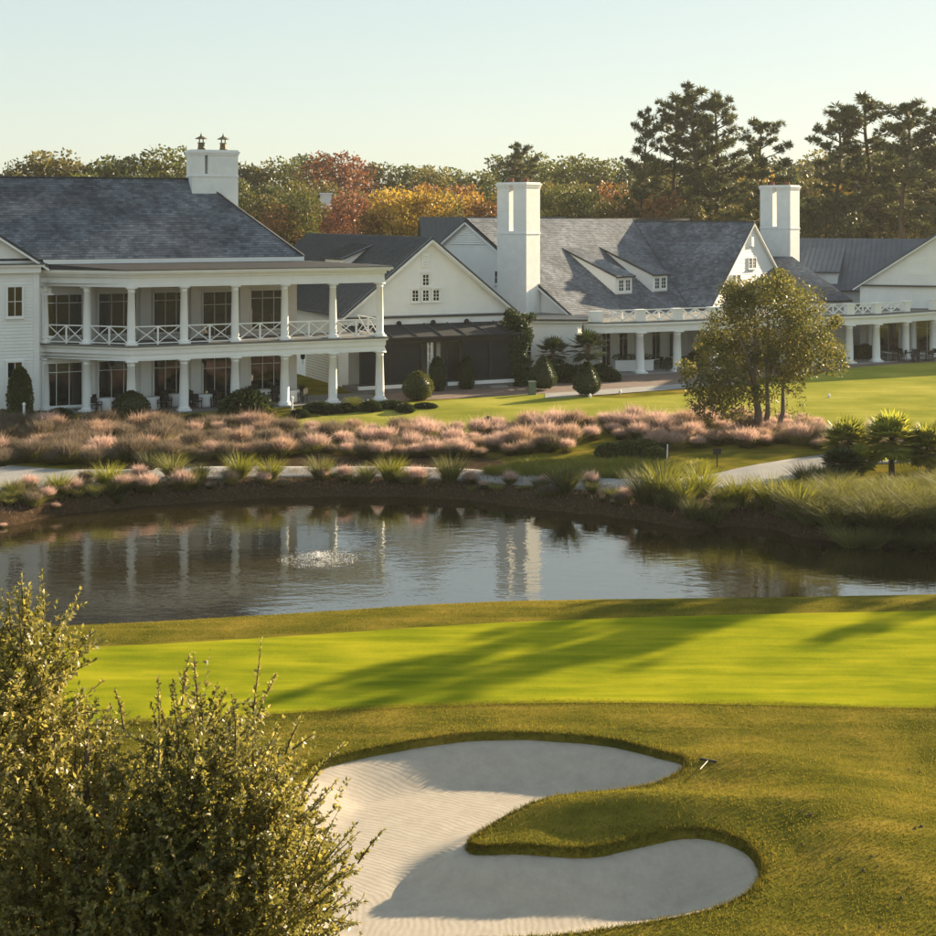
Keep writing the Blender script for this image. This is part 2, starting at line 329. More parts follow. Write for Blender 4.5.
def terrain(x, y, sd=None, hole=True):
    x = np.asarray(x, float); y = np.asarray(y, float)
    yf = np.interp(x, SH[:, 0], SH[:, 1]) + .18*wob(x, y, 1.3, 2.0); yc = np.interp(x, CR[:, 0], CR[:, 1])
    d = y-yf
    far = np.interp(d, [-8, 0, .5, 1.0, 2.2, 6, 14, 22], [-3.2, -1.5, -1.02, -.88, -.74, -.6, -.4, 0.0])
    e = yc-y
    near = np.interp(e, [-9, -2.1, -1.2, -.5, 0, 1.2, 4], [-3.4, -1.5, -.85, -.45, -.35, -.30, -.34])
    z = np.where(y > (yf+yc)/2, far, near)
    # low mounds round the bunker, the raised grass tongue between its lobes
    tx, ty = on_plane(640, 822, -.35); z = z + .56*gauss(x, y, tx, ty, 2.3, .82)
    rx, ry = on_plane(840, 830, -.35); z = z + .50*gauss(x, y, rx, ry, 2.4, 3.0)
    lx, ly = on_plane(600, 728, -.35); z = z + .14*gauss(x, y, lx, ly, 6.0, 1.3)
    sx_, sy_ = on_plane(740, 770, -.35); z = z + .25*gauss(x, y, sx_, sy_, 1.5, 1.0)
    nearm = sstep(45, 40, y); z = z + .035*wob(x, y, .9, 1.0)*nearm + .012*wob(x, y, 3.1, 4.0)*sstep(37, 35, y)
    z = z + .03*wob(x, y, 1.7, 3.0)*sstep(1.0, 4.0, d)*sstep(30, 14, d)
    w = sstep(58, 75, np.abs(x)); z = z*(1-w) + (-.2)*w
    if hole:
        if sd is None:
            sd = np.full(x.shape, 9.0); k = (y > 20) & (y < 40) & (np.abs(x) < 14)
            if k.any(): sd[k] = poly_sd(BK, x[k], y[k])
        z = z - 1.5*sstep(.02, -.34, sd) + .07*sstep(.9, .05, sd)*sstep(-.05, .05, sd)
    return z
def sand_z(x, y, sd):
    b = terrain(x, y, hole=False)
    plate = -.42 + .02*wob(x, y, .8, 5.0)
    edge = b - .10
    t = sstep(0, -1.5, sd)
    z = edge*(1-t) + (plate-.50)*t
    return z
def ground_pt(px, py, off=0.0):
    px = np.asarray(px, float); py = np.asarray(py, float); z = np.zeros_like(px)
    for _ in range(25):
        D = (CAMZ-z)*F/(py-HZ); x = (px-468)/F*D; z = .5*z+.5*terrain(x, D, hole=False)
    D = (CAMZ-z)*F/(py-HZ); x = (px-468)/F*D
    return x, D, terrain(x, D, hole=False)+off
def gp(px, py):
    x, y, z = ground_pt(np.array([px]), np.array([py])); return Vector((float(x[0]), float(y[0]), float(z[0])))

def axis(segs):
    out = [segs[0][0]]
    for a, b_, st in segs:
        n = max(1, int(round((b_-a)/st))); out += list(np.linspace(a, b_, n+1)[1:])
    return np.array(out)
ys = axis([(-3000,-200,400),(-200,-60,35),(-60,8,8),(8,22,.5),(22,25,.15),(25,36,.065),(36,50,.16),(50,58,.5),(58,76,.15),(76,96,.4),(96,140,2),(140,400,20),(400,3600,200)])
xs = axis([(-2400,-400,250),(-400,-80,20),(-80,-40,2),(-40,-7,.32),(-7,9,.065),(9,40,.32),(40,80,2),(80,400,20),(400,2400,250)])
XX, YY = np.meshgrid(xs, ys); fx, fy = XX.ravel(), YY.ravel()
sdb = np.full(fx.shape, 9.0); k = (fy > 22) & (fy < 38) & (np.abs(fx) < 12); sdb[k] = poly_sd(BK, fx[k], fy[k])
zz = terrain(fx, fy, sdb)
nx, ny = len(xs), len(ys); ii = np.arange(nx*ny).reshape(ny, nx)
quads = np.stack([ii[:-1,:-1], ii[:-1,1:], ii[1:,1:], ii[1:,:-1]], -1).reshape(-1, 4)
me = np_mesh('ground', np.stack([fx, fy, zz], 1), quads, True)
yfar = np.interp(fx, SH[:,0], SH[:,1]); dd = fy-yfar
muhly_lo = np.array([(-200,470),(0,466),(100,466),(200,462),(300,456),(400,459),(500,456),(600,452),(700,448),(820,446),(1000,450)])
mul = np.where((fy > 55) & (dd > -6), np.interp(dd, [-6,0,4,6.5,9], [1,1,.9,.6,.35]), 0.0)
mul = np.where(fy > 125, .2, mul)
a_ = me.attributes.new('mulch', 'FLOAT', 'POINT'); a_.data.foreach_set('value', mul.astype(np.float32))
g_o = link_mesh('ground', me, M['ground']); g_o['kind'] = 'structure'

# water
mb = MB(); mb.poly([(-75,42,WZ),(75,42,WZ),(75,74,WZ),(-75,74,WZ)])
wat = mb.build('pond_water', M['water']); wat['kind'] = 'structure'
# sand
bx0, bx1, by0, by1 = BK[:,0].min()-.3, BK[:,0].max()+.3, BK[:,1].min()-.3, BK[:,1].max()+.3
X2, Y2 = np.meshgrid(np.arange(bx0, bx1, .09), np.arange(by0, by1, .09)); s2 = poly_sd(BK, X2, Y2); Z2 = sand_z(X2, Y2, s2)
i2 = np.arange(X2.size).reshape(X2.shape); q2 = np.stack([i2[:-1,:-1], i2[:-1,1:], i2[1:,1:], i2[1:,:-1]], -1).reshape(-1, 4)
q2 = q2[(s2.ravel()[q2] < .10).any(1)]
used, inv = np.unique(q2, return_inverse=True)
me = np_mesh('bunker_sand', np.stack([X2.ravel(), Y2.ravel(), Z2.ravel()], 1)[used], inv.reshape(-1, 4), True)
so = link_mesh('bunker_sand', me, M['sand']); so['kind'] = 'structure'

def strip(name, rows, mat, off, n=160, mrow=14, kind='structure', thick=0.0):
    """sheet between two traced edges, laid on the terrain"""
    R = np.array(rows, float); px = np.linspace(R[0,0], R[-1,0], n); up = np.interp(px, R[:,0], R[:,1]); lo = np.interp(px, R[:,0], R[:,2])
    ks = np.ones(7)/7
    up = np.convolve(np.pad(up, 3, 'edge'), ks, 'valid'); lo = np.convolve(np.pad(lo, 3, 'edge'), ks, 'valid')
    t = np.linspace(0, 1, mrow)[:, None]; PX = np.repeat(px[None], mrow, 0)
    # even spacing in depth rather than in rows of the picture
    iu, il = 1/(up-HZ), 1/(lo-HZ); PY = HZ+1/(il[None]*(1-t)+iu[None]*t)
    x, y, z = ground_pt(PX.ravel(), PY.ravel(), off); z = terrain(x, y, hole=False)+off
    idx = np.arange(n*mrow).reshape(mrow, n); q = np.stack([idx[:-1,:-1], idx[:-1,1:], idx[1:,1:], idx[1:,:-1]], -1).reshape(-1, 4)
    V = np.stack([x, y, z], 1)
    if thick:
        b_ = np.concatenate([idx[0], idx[:,-1], idx[-1][::-1], idx[:,0][::-1]]); low = V[b_].copy(); low[:,2] -= thick; s0 = len(V)
        V = np.concatenate([V, low]); k = len(b_); j = np.arange(k-1)
        q = np.concatenate([q, np.stack([s0+j, s0+j+1, b_[:-1], b_[1:]], 1)[:, [0,1,3,2]]])
    o = link_mesh(name, np_mesh(name, V, q, True), mat); o['kind'] = kind; return o
strip('putting_green', [(-120,662,690),(-60,655,705),(20,651,722),(80,648,724),(150,645,722),(300,636,713),(400,629,708),(500,623,704),(624,618,703),(780,614,706),(936,611,709),(1150,606,712),(1400,602,716),(1600,606,712),(1700,622,700)], M['green'], .012, 320, 60)
strip('lawn', [(150,428,436),(260,424,440),(330,416,440),(400,404,440),(450,400,440),(540,394,436),(620,399,430),(690,394,428),(760,386,430),(850,368,440),(936,362,446),(1100,358,450)], M['lawn'], .03, 220, 40)
strip('cart_path', [(-260,470,508),(-120,463,500),(-40,462,494),(0,465,490),(60,470,488),(130,470,483),(200,467,479),(300,467,477),(400,467,478),(480,470,482),(560,477,489),(640,480,492),(700,478,490),(740,468,487),(780,461,483),(830,454,469),(880,450,464),(960,447,460),(1080,444,456)], M['path'], .035, 260, 8, thick=.12)
strip('brick_terrace', [(560,352,384),(620,352,388),(690,352,386),(760,350,378),(850,348,369),(936,346,364),(1080,342,360)], M['paving'], .02, 90, 12)
strip('walkway', [(545,394,399),(580,392,397),(620,389,394),(660,386,391),(700,383,388),(740,381,385)], M['path'], .05, 60, 5)
strip('mulch_bed', [(380,386,402),(430,386,400),(480,385,397),(540,380,394),(590,372,391),(640,375,388)], M['paving'], .012, 90, 8)

# ------------------------------------------------------------------ building kit (local axes: x along the front, y away from the viewer)
def window(parent, x, y, z0, w, h, cols=2, rows=3, fw=.07, depth=.09, axis='y', sgn=-1, mat_f='white', name='window', transom=None, hood=False):
    """a framed window whose outer face stands proud of the wall at y; every light is a pane of its own"""
    o = thing_local(parent, (x, y, z0), {'y': 0 if sgn < 0 else math.pi, 'x': math.pi/2 if sgn > 0 else -math.pi/2}[axis])
    f = MB(); W = w/2
    f.box(-W-fw, -W, -depth, .0, -fw, h+fw); f.box(W, W+fw, -depth, 0, -fw, h+fw)
    f.box(-W, W, -depth, 0, h, h+fw); f.box(-W, W, -depth, 0, -fw, 0); f.box(-W-fw-.03, W+fw+.03, -depth-.05, .0, -fw-.06, -fw-.003)
    if hood: f.box(-W-fw-.06, W+fw+.06, -depth-.07, 0, h+fw+.003, h+fw+.07)
    zs = [h*i/rows for i in range(rows+1)]
    if transom: zs = [0, transom, h] if rows == 2 else [transom*i/(rows-1) for i in range(rows)]+[h]
    cw = w/cols; mt = .035
    for i in range(1, cols): f.box(-W+cw*i-mt/2, -W+cw*i+mt/2, -depth*.72, -.01, 0, h)
    for zz_ in zs[1:-1]: f.box(-W, W, -depth*.7, -.01, zz_-mt/2, zz_+mt/2)
    fr = f.build(name, M[mat_f], parent); fr.matrix_local = o
    for i in range(cols):
        for j in range(len(zs)-1):
            p = MB(); p.box(-W+cw*i+.012, -W+cw*(i+1)-.012, -depth*.36, -depth*.24, zs[j]+.012, zs[j+1]-.012)
            p.build('pane', M['glass'], fr)
    return fr
def thing_local(parent, loc, rz): return Matrix.Translation(Vector(loc)) @ Matrix.Rotation(rz, 4, 'Z')
def siding(parent, pts, nrm, name='siding', h=.2, lip=.04, mat='siding'):
    mb = MB(); n = Vector(nrm).normalized(); mb.courses([Vector(p)+n*.006 for p in pts], (0,0,1), n, h, lip); return mb.build(name, M[mat], parent)
def slate_plane(mb, pts, h=.22, lip=.022):
    p = [Vector(q) for q in pts]; n = (p[1]-p[0]).cross(p[2]-p[0]).normalized()
    if n.z < 0: n = -n
    hor = Vector((0,0,1)).cross(n).normalized(); up = n.cross(hor)
    if up.z < 0: up = -up
    mb.courses(p, up, n, h, lip)
    mb.add([q-n*.01 for q in p]+[q-n*.14 for q in p], [tuple(range(len(p)))]+[tuple(range(len(p), 2*len(p)))]+[(i, (i+1) % len(p), len(p)+(i+1) % len(p), len(p)+i) for i in range(len(p))])
def column_mesh(h, r0=.29, r1=.235, n=20):
    mb = MB(); s = r0*1.36
    mb.box(-s, s, -s, s, 0, .12); mb.lathe([(r0*1.28,.12),(r0*1.32,.17),(r0*1.25,.23),(r0*1.08,.26),(r0,.32),(r0*.995,h*.35),(r1,h-.30),(r1*1.12,h-.285),(r1*1.12,h-.25),(r1*1.02,h-.24),(r1*1.05,h-.17),(r1*1.3,h-.10)], n=n)
    mb.box(-r1*1.42, r1*1.42, -r1*1.42, r1*1.42, h-.10, h-.002); return mb.mesh('column', True)
def x_panel(parent, a, b, z0, z1, mat='white', nx=2, bar=.05):
    """railing bay between a and b: rails and posts, with crossed bars as children"""
    a, b = Vector((a[0], a[1], 0)), Vector((b[0], b[1], 0)); r = MB()
    Z = Vector((0,0,1)); r.beam(a+Z*(z1), b+Z*(z1), .09, .07); r.beam(a+Z*(z0+.05), b+Z*(z0+.05), .07, .06)
    for i in range(nx+1):
        p = a+(b-a)*(i/nx)
        if 0 < i < nx: r.beam(p+Z*(z0-.05), p+Z*(z1-.04), .10, .10, (1,0,0))
    o = r.build('railing', M[mat], parent); d = (b-a).normalized()
    for i in range(nx):
        p, q = a+(b-a)*(i/nx)+d*.06, a+(b-a)*((i+1)/nx)-d*.06
        c = MB(); c.beam(p+Z*(z0+.09), q+Z*(z1-.04), .045, bar); c.build('cross_bar', M[mat], o)
        nrm = d.cross(Z)*.02; c = MB(); c.beam(p+Z*(z1-.04)+nrm, q+Z*(z0+.09)+nrm, .045, bar); c.build('cross_bar', M[mat], o)
    return o
def chimney(parent, cx, cy, w, d, z0, z1, slot_x, slot_w=.36, slot_h=2.6, pots='clay'):
    """painted stack; an open slot runs through its upper part"""
    mb = MB(); x0, x1, y0, y1 = cx-w/2, cx+w/2, cy-d/2, cy+d/2; zs = z1-.30-slot_h
    mb.box(x0, x1, y0, y1, z0, zs); mb.box(x0, slot_x-slot_w/2, y0+.002, y1-.002, zs, z1-.30); mb.box(slot_x+slot_w/2, x1, y0+.002, y1-.002, zs, z1-.30)
    mb.box(x0-.05, x1+.05, y0-.05, y1+.05, z1-.30, z1-.17); mb.box(x0-.10, x1+.10, y0-.10, y1+.10, z1-.17, z1-.04); mb.box(x0-.03, x1+.03, y0-.03, y1+.03, z1-.04, z1+.06)
    mb.box(x0-.045, x1+.045, y0-.045, y1+.045, zs-.20, zs-.10)
    ch = mb.build('chimney', M['brickwhite'], parent)
    for k in (-.24, .24):
        p = MB(); px_ = cx+k*w
        if pots == 'clay': p.lathe([(.17,0),(.19,.08),(.15,.12),(.13,.42),(.17,.46),(.17,.5),(.12,.5)], (px_, cy, z1+.062), 12)
        else:
            p.lathe([(.27,0),(.30,.05),(.24,.10),(.22,.42),(.27,.46),(.27,.50)], (px_, cy, z1+.062), 10)
            for s in range(4):
                a = s*math.pi/2+.4; p.box(px_+.17*math.cos(a)-.02, px_+.17*math.cos(a)+.02, cy+.17*math.sin(a)-.02, cy+.17*math.sin(a)+.02, z1+.56, z1+.80)
            p.lathe([(.42,.74),(.42,.77),(.10,.93),(.03,1.10),(.01,1.18)], (px_, cy, z1+.062), 10)
        p.build('flue_cap', M['terracotta' if pots == 'clay' else 'copper'], ch)
    return ch
def seamed_plane(parent, pts, mat, spacing=.48, name='roof_panel', rib=.055):
    """flat metal plane with a raised seam object for each joint"""
    p = [Vector(q) for q in pts]; n = (p[1]-p[0]).cross(p[2]-p[0]).normalized()
    if n.z < 0: n = -n; p = p[::-1]
    mb = MB(); mb.slab(p, .12); o = mb.build(name, M[mat], parent)
    hor = Vector((0,0,1)).cross(n).normalized(); up = n.cross(hor)
    if up.z < 0: up = -up
    P = [((q-p[0]).dot(hor), (q-p[0]).dot(up)) for q in p]; a = min(q[0] for q in P)+.1; amax = max(q[0] for q in P)-.05
    while a < amax:
        bs = []
        for i in range(len(P)):
            (a0, b0), (a1, b1) = P[i], P[(i+1) % len(P)]
            if (a0-a)*(a1-a) < 0: bs.append(b0+(a-a0)/(a1-a0)*(b1-b0))
        if len(bs) >= 2 and max(bs)-min(bs) > .2:
            s = MB(); s.beam(p[0]+hor*a+up*(min(bs)+.02)+n*.03, p[0]+hor*a+up*(max(bs)-.02)+n*.03, .03, rib, n); s.build('roof_seam', M[mat], o)
        a += spacing
    return o

# ------------------------------------------------------------------ A: two-storey clubhouse with the double porch
RA = math.radians(25)
A = thing('porch_clubhouse', 'white two-storey clubhouse with double columned porch and grey slate hip roof', 'building', (-20.2, 90, 0), RA)
mb = MB(); mb.box(-30, 11.5, 4, 14, -.8, 9.1); mb.build('wall', M['siding'], A)
siding(A, [(-5,4,0),(11.5,4,0),(11.5,4,9.05),(-5,4,9.05)], (0,-1,0)); siding(A, [(11.5,4,-.3),(11.5,14,-.3),(11.5,14,9.05),(11.5,4,9.05)], (1,0,0))
mb = MB(); e = [(-30,3.5,9.3),(12,3.5,9.3),(12,14.5,9.3),(-30,14.5,9.3)]; rl, rr_ = (-30,9,14.4), (6.5,9,14.4)
slate_plane(mb, [e[0], e[1], rr_, rl]); slate_plane(mb, [e[1], e[2], rr_]); slate_plane(mb, [e[2], e[3], rl, rr_])
roofA = mb.build('roof', M['slate'], A)
mb = MB(); mb.beam((-30,9,14.45),(6.5,9,14.45),.22,.09); mb.beam((6.5,9,14.44),(12.05,3.45,9.34),.18,.08); build_each(mb, 'ridge_cap', M['slate'], roofA)
mb = MB(); mb.box(-4.6,12.05,3.42,3.72,9.0,9.27); mb.box(11.7,12.05,3.72,14.4,9.0,9.27); build_each(mb, 'fascia', M['white'], A)
chimney(roofA, 7.35, 8.7, 3.15, 1.5, 11.4, 16.3, 6.75, .2, 1.25, 'copper')
# pavilion at the left end
pv = MB(); pv.prism([(-18,3.6),(-4.9,3.6),(-4.9,4.6),(-18,4.6)], -.8, 9.1); pv.add([(-18,3.6,9.1),(-4.9,3.6,9.1),(-11.45,3.6,13.5),(-18,9,9.1),(-4.9,9,9.1),(-11.45,9,13.5)], [(0,1,2),(3,5,4),(0,2,5,3),(1,4,5,2),(0,3,4,1)])
pav = pv.build('pavilion_wall', M['siding'], A)
siding(pav, [(-18,3.6,-.4),(-4.9,3.6,-.4),(-4.9,3.6,8.5),(-18,3.6,8.5)], (0,-1,0)); siding(pav, [(-18,3.6,9.12),(-4.95,3.6,9.12),(-11.45,3.6,13.46)], (0,-1,0))
mb = MB(); slate_plane(mb, [(-11.45,3.15,13.72),(-4.25,3.15,8.88),(-4.25,9,8.88),(-11.45,9,13.72)]); slate_plane(mb, [(-18.65,3.15,8.88),(-11.45,3.15,13.72),(-11.45,9,13.72),(-18.65,9,8.88)]); mb.build('pavilion_roof', M['slate'], A)
mb = MB(); mb.beam((-11.45,3.22,13.46),(-4.3,3.22,8.66),.12,.26,(0,-1,0)); mb.beam((-18.4,3.22,8.76),(-11.45,3.22,13.46),.12,.26,(0,-1,0)); mb.box(-18.3,-4.75,3.25,3.58,8.5,8.86); mb.box(-18.3,-4.55,3.08,3.59,8.863,9.0); build_each(mb, 'rake_trim', M['white'], A)
mb = MB(); mb.box(-18.3,-4.4,3.0,3.59,9.003,9.06); mb.build('pent_flashing', M['metal'], A)
mb = MB(); mb.box(-5.15,-4.82,3.5,3.9,-.6,8.49); mb.build('corner_board', M['white'], A)
window(A, -6.25, 3.575, 5.9, .82, 1.75, 2, 2, .12, .12, name='window'); window(A, -6.25, 3.575, 1.2, .82, 1.9, 2, 2, .12, .12, name='window')
# porch floor plan
def offs(o): return [(-4.38-.707*o-.3, 4.38-.707*o+.3), (-.414*o, -o), (16+o, -o), (16+o, 4.3), (11.6, 4.3), (11.6, 3.96), (-4.7, 3.96)]
mb = MB(); mb.prism(offs(.55), -.75, .06); mb.build('porch_floor', M['deck'], A)
mb = MB(); mb.prism(offs(.30), 3.24, 3.40); mb.prism(offs(.26), 3.40, 3.62); mb.prism(offs(.31), 3.62, 3.95); mb.prism(offs(.42), 3.95, 4.06); mb.build('porch_entablature', M['white'], A)
mb = MB(); mb.prism(offs(.46), 4.062, 4.16); mb.build('upper_deck', M['deck'], A)
mb = MB(); mb.prism(offs(.28), 7.66, 7.84); mb.prism(offs(.24), 7.84, 8.25); mb.prism(offs(.34), 8.25, 8.42); mb.prism(offs(.55), 8.42, 8.52); mb.prism(offs(.68), 8.52, 8.68); mb.build('porch_cornice', M['white'], A)
o_ = offs(.74); i_ = [(-4.5, 3.45), (2.0, 3.45), (11.6, 3.45)]
mb = MB(); q = [(o_[0][0],o_[0][1],8.70),(o_[1][0],o_[1][1],8.70),(o_[2][0],o_[2][1],8.70),(o_[3][0],o_[3][1],8.70)]
mb.add([*q, (-4.5,3.8,9.02),(0.6,3.8,9.02),(12.2,3.8,9.02)], [(0,1,5,4),(1,2,6,5),(2,3,6)]); mb.build('porch_roof', M['membrane'], A)
mb = MB(); mb.prism(offs(.76), 8.682, 8.72); mb.build('gutter', M['black'], A)
cl, cu = column_mesh(3.18), column_mesh(3.50, .25, .205)
cpos = [(-4.38,4.38-.0),(-2.19,2.19)]+[(3.2*i,0) for i in range(6)]
cpos[0] = (-4.36, 4.1)
for x, y in cpos:
    for me_, z in ((cl,.06),(cu,4.16)):
        o = link_mesh('column', me_, M['white'], A); o.location = (x, y, z)
        if x < -.1: o.rotation_euler = (0,0,math.radians(-45))
for i in range(len(cpos)-1):
    a, b_ = Vector(cpos[i]), Vector(cpos[i+1]); d = (b_-a).normalized(); x_panel(A, a+d*.22, b_-d*.22, 4.22, 5.28)
for i in range(5+1):
    a, b_ = Vector((*cpos[i],0)), Vector((*cpos[i+1],0)); d = (b_-a).normalized(); nn = Vector((-d.y,d.x,0))*.12
    mb = MB(); p0, p1 = a+d*.23+nn, b_-d*.23+nn; mb.add([p0+Vector((0,0,4.17)), p1+Vector((0,0,4.17)), p1+Vector((0,0,7.65)), p0+Vector((0,0,7.65))], [(0,1,2,3)]); mb.build('shade_sheet', M['porchshade'], A)  # added sheets that darken the upper bays and the glass behind
x_panel(A, (16, .25), (16, 3.9), 4.22, 5.28)
# pilasters and glazing on the porch back wall
for x in (-1.75, 1.75, 4.95, 8.15, 11.35):
    for z0, z1 in ((.06,3.22),(4.16,7.64)):
        mb = MB(); mb.box(x-.32, x+.32, 3.78, 3.955, z0, z1-.002); mb.box(x-.38, x+.38, 3.74, 3.956, z0, z0+.22); mb.build('pilaster', M['white'], A)
for x, w in ((-3.35,2.3),(.0,2.3),(3.35,2.1),(6.55,2.2),(9.75,2.3)):
    door = abs(x-6.55) < .1
    window(A, x, 3.955, .14 if door else .30, w, 2.75 if door else 2.6, 3, 2, .09, .10, transom=2.05)
    window(A, x, 3.955, 4.26 if door else 4.6, w, 2.8 if door else 2.5, 3, 2, .09, .10, transom=2.0)
for i in range(len(cpos)-1):
    a, b_ = Vector((*cpos[i],0)), Vector((*cpos[i+1],0)); c = (a+b_)/2 + Vector((.35,.9,0) if i < 2 else (0,1.2,0))
    if i in (1, 3, 5):
        mb = MB(); mb.lathe([(.02,0),(.02,.30),(.10,.31),(.14,.36),(.16,.62),(.11,.68),(.03,.72)], (c.x, c.y, 2.48), 10); mb.build('hanging_lantern', M['black'], A)

# ------------------------------------------------------------------ B: gabled hall with the seamed metal roof and dark screened porch
B = thing('gabled_hall', 'white gabled hall with dark seamed metal roof and black screened porch', 'building', (-2.7, 106, 0), RA)
mb = MB(); mb.prism([(-6.1,0),(6.1,0),(6.1,26),(-6.1,26)], -.8, 5.45); mb.add([(-6.1,0,5.45),(6.1,0,5.45),(0,0,10.28),(-6.1,26,5.45),(6.1,26,5.45),(0,26,10.28)], [(0,1,2),(3,5,4),(0,2,5,3),(1,4,5,2)])
mb.build('wall', M['siding'], B)
siding(B, [(-6.1,0,4.98),(6.1,0,4.98),(6.1,0,5.45),(0,0,10.26),(-6.1,0,5.45)], (0,-1,0)); siding(B, [(-6.1,26,-.3),(-6.1,0,-.3),(-6.1,0,5.4),(-6.1,26,5.4)], (-1,0,0))
mb = MB(); mb.box(-6.14,-6.105,2.0,9.0,-.3,2.9); mb.build('painted_sunlight_panel', M['beige'], B)  # thin panel coloured as warm sunlight on the hall's side wall
sl = .80; rl_ = seamed_plane(B, [(0,-.45,10.44),(0,26.3,10.44),(-6.75,26.3,10.44-6.75*sl),(-6.75,-.45,10.44-6.75*sl)], 'metal', .46, 'roof')
seamed_plane(B, [(0,-.45,10.44),(6.75,-.45,10.44-6.75*sl),(6.75,26.3,10.44-6.75*sl),(0,26.3,10.44)], 'metal', .46, 'roof')
mb = MB(); mb.beam((0,-.42,10.20),(6.7,-.42,10.20-6.7*sl),.10,.26,(0,-1,0)); mb.beam((-6.7,-.42,10.20-6.7*sl),(0,-.42,10.20),.10,.26,(0,-1,0))
mb.beam((0,-.28,10.08),(6.4,-.28,10.08-6.4*sl),.44,.05,(0,0,1)); mb.beam((-6.4,-.28,10.08-6.4*sl),(0,-.28,10.08),.44,.05,(0,0,1)); build_each(mb, 'rake_trim', M['white'], B)
mb = MB(); mb.box(-6.3,6.35,-.42,-.005,4.80,4.93); mb.build('skirt_flashing', M['metal'], B)
mb = MB(); mb.box(-6.3,6.3,-.30,-.006,4.35,4.797); mb.build('frieze', M['white'], B)
for x, z in ((-1.15,5.95),(-.35,5.95),(.45,5.95),(-.35,7.05)): window(B, x, -.03, z, .44, .74, 2, 3, .10, .10, hood=(x != -.35 or z > 6.5))
mb = MB(); mb.box(-.66,-.04,-.12,-.02,8.25,9.35); lv = mb.build('louvre', M['white'], B)
for i in range(6):
    s = MB(); s.beam((-.54,-.14,8.40+i*.15),(-.16,-.14,8.40+i*.15),.03,.10,(0,.5,.8)); s.build('slat', M['siding'], lv)
# dormer on the left slope
mb = MB(); z_ = lambda u: 10.44-sl*abs(u)
mb.add([(-1.0,8.9,z_(1.0)),(-3.2,8.9,8.75),(-3.2,8.9,z_(3.2)-.2),(-1.0,13,z_(1.0)),(-3.2,13,8.75),(-3.2,13,z_(3.2)-.2)], [(0,1,2),(3,5,4),(1,4,5,2),(0,3,4,1)])
do = mb.build('dormer', M['white'], B); seamed_plane(do, [(-.85,8.6,z_(.85)+.02),(-.85,13.3,z_(.85)+.02),(-3.5,13.3,8.72),(-3.5,8.6,8.72)], 'metal', .46, 'dormer_roof')
# screened porch
PB = -3.2
mb = MB(); mb.slab([(-6.6,PB-.3,3.72),(5.7,PB-.3,3.72),(5.7,-.01,4.42),(-6.6,-.01,4.42)], .14); pr = mb.build('porch_awning', M['membrane'], B)
for x in (-6,-4.2,-2.4,-.6,1.2,3.0,4.8):
    s = MB(); s.beam((x,PB-.25,3.77),(x,-.05,4.45),.04,.06); s.build('roof_seam', M['metal'], pr)
for x in (-5.4,-2.6,0.0,2.6):
    s = MB(); s.box(x-.14,x+.14,-.75,-.45,4.30,4.52); s.lathe([(.2,4.5),(.12,4.6),(.02,4.64)], (x,-.6,0), 8); s.build('vent', M['black'], pr)
mb = MB(); mb.box(-6.5,5.4,PB,PB+.22,3.28,3.60); mb.box(-6.5,5.4,PB+.003,PB+.2,.52,.66)
for x in (-6.4,-4.3,-2.0,-.95,1.15,3.2,5.3): mb.box(x-.07,x+.07,PB+.02,PB+.18,.66,3.28)
mb.build('porch_frame', M['black'], B)
for x0, x1 in ((-6.33,-4.37),(-4.23,-2.07),(1.22,3.13),(3.27,5.23)):
    mb = MB(); mb.box(x0,x1,PB+.09,PB+.11,.66,3.28); mb.build('screen', M['screen'], B)
mb = MB(); mb.box(5.2,5.23,PB+.2,-.02,.66,3.28); mb.build('screen', M['screen'], B)
mb = MB(); mb.box(-6.6,5.5,PB-.05,-.01,-.6,.30); mb.build('porch_base', M['deck'], B)
mb = MB(); mb.box(-6.6,-1.2,PB-.12,PB+.14,.28,.52); mb.box(-.1,5.5,PB-.12,PB+.14,.28,.52); build_each(mb, 'porch_curb', M['white'], B)
mb = MB(); mb.box(-.78,.05,PB+1.5,PB+1.56,.31,3.2); mb.build('open_door', M['white'], B)
mb = MB(); mb.box(.1,1.05,PB+.5,PB+.55,.31,3.2); mb.build('door_leaf', M['black'], B)
mb = MB(); mb.box(-1.62,-1.57,PB-.16,PB-.11,.3,3.3); mb.box(-1.32,-1.27,PB-.16,PB-.11,.3,3.3)
for i in range(6): mb.box(-1.57,-1.32,PB-.15,PB-.12,.6+.48*i,.66+.48*i)
mb.build('trellis', M['white'], B)
mb = MB(); mb.box(3.0,4.3,PB-.62,PB-.13,-.2,.12); mb.build('step', M['path'], B)
mb = MB(); mb.box(-6.1,6.1,-.02,-.004,.0,4.34); mb.build('porch_back_wall', M['siding'], B)

# ------------------------------------------------------------------ C: slate-roofed main house with two wings, chimneys, dormers and balcony
RC = math.radians(50)
Cb = thing('dormer_house', 'white house with steep slate roofs, two tall chimneys and balcony over columns', 'building', (0, 122, 0), RC)
ZR, S1 = 11.6, .679
mb = MB(); mb.prism([(0,-10.6),(17,-10.6),(17,8),(0,8)], -.8, 4.2)
mb.add([(0,-10.6,4.2),(0,0,ZR-.15),(0,8,6.0),(0,8,4.2),(23,-10.6,4.2),(23,0,ZR-.15),(23,8,6.0),(23,8,4.2)], [(0,1,2,3),(7,6,5,4),(0,4,5,1),(1,5,6,2),(2,6,7,3)])
mb.build('wall', M['siding'], Cb)
siding(Cb, [(0,8,0),(0,-10.6,0),(0,-10.6,4.2),(0,0,ZR-.2),(0,8,6.0)], (-1,0,0)); siding(Cb, [(0,-10.6,0),(16,-10.6,0),(16,-10.6,3.9),(0,-10.6,3.9)], (0,-1,0))
ZR2, S2 = 11.4, .97
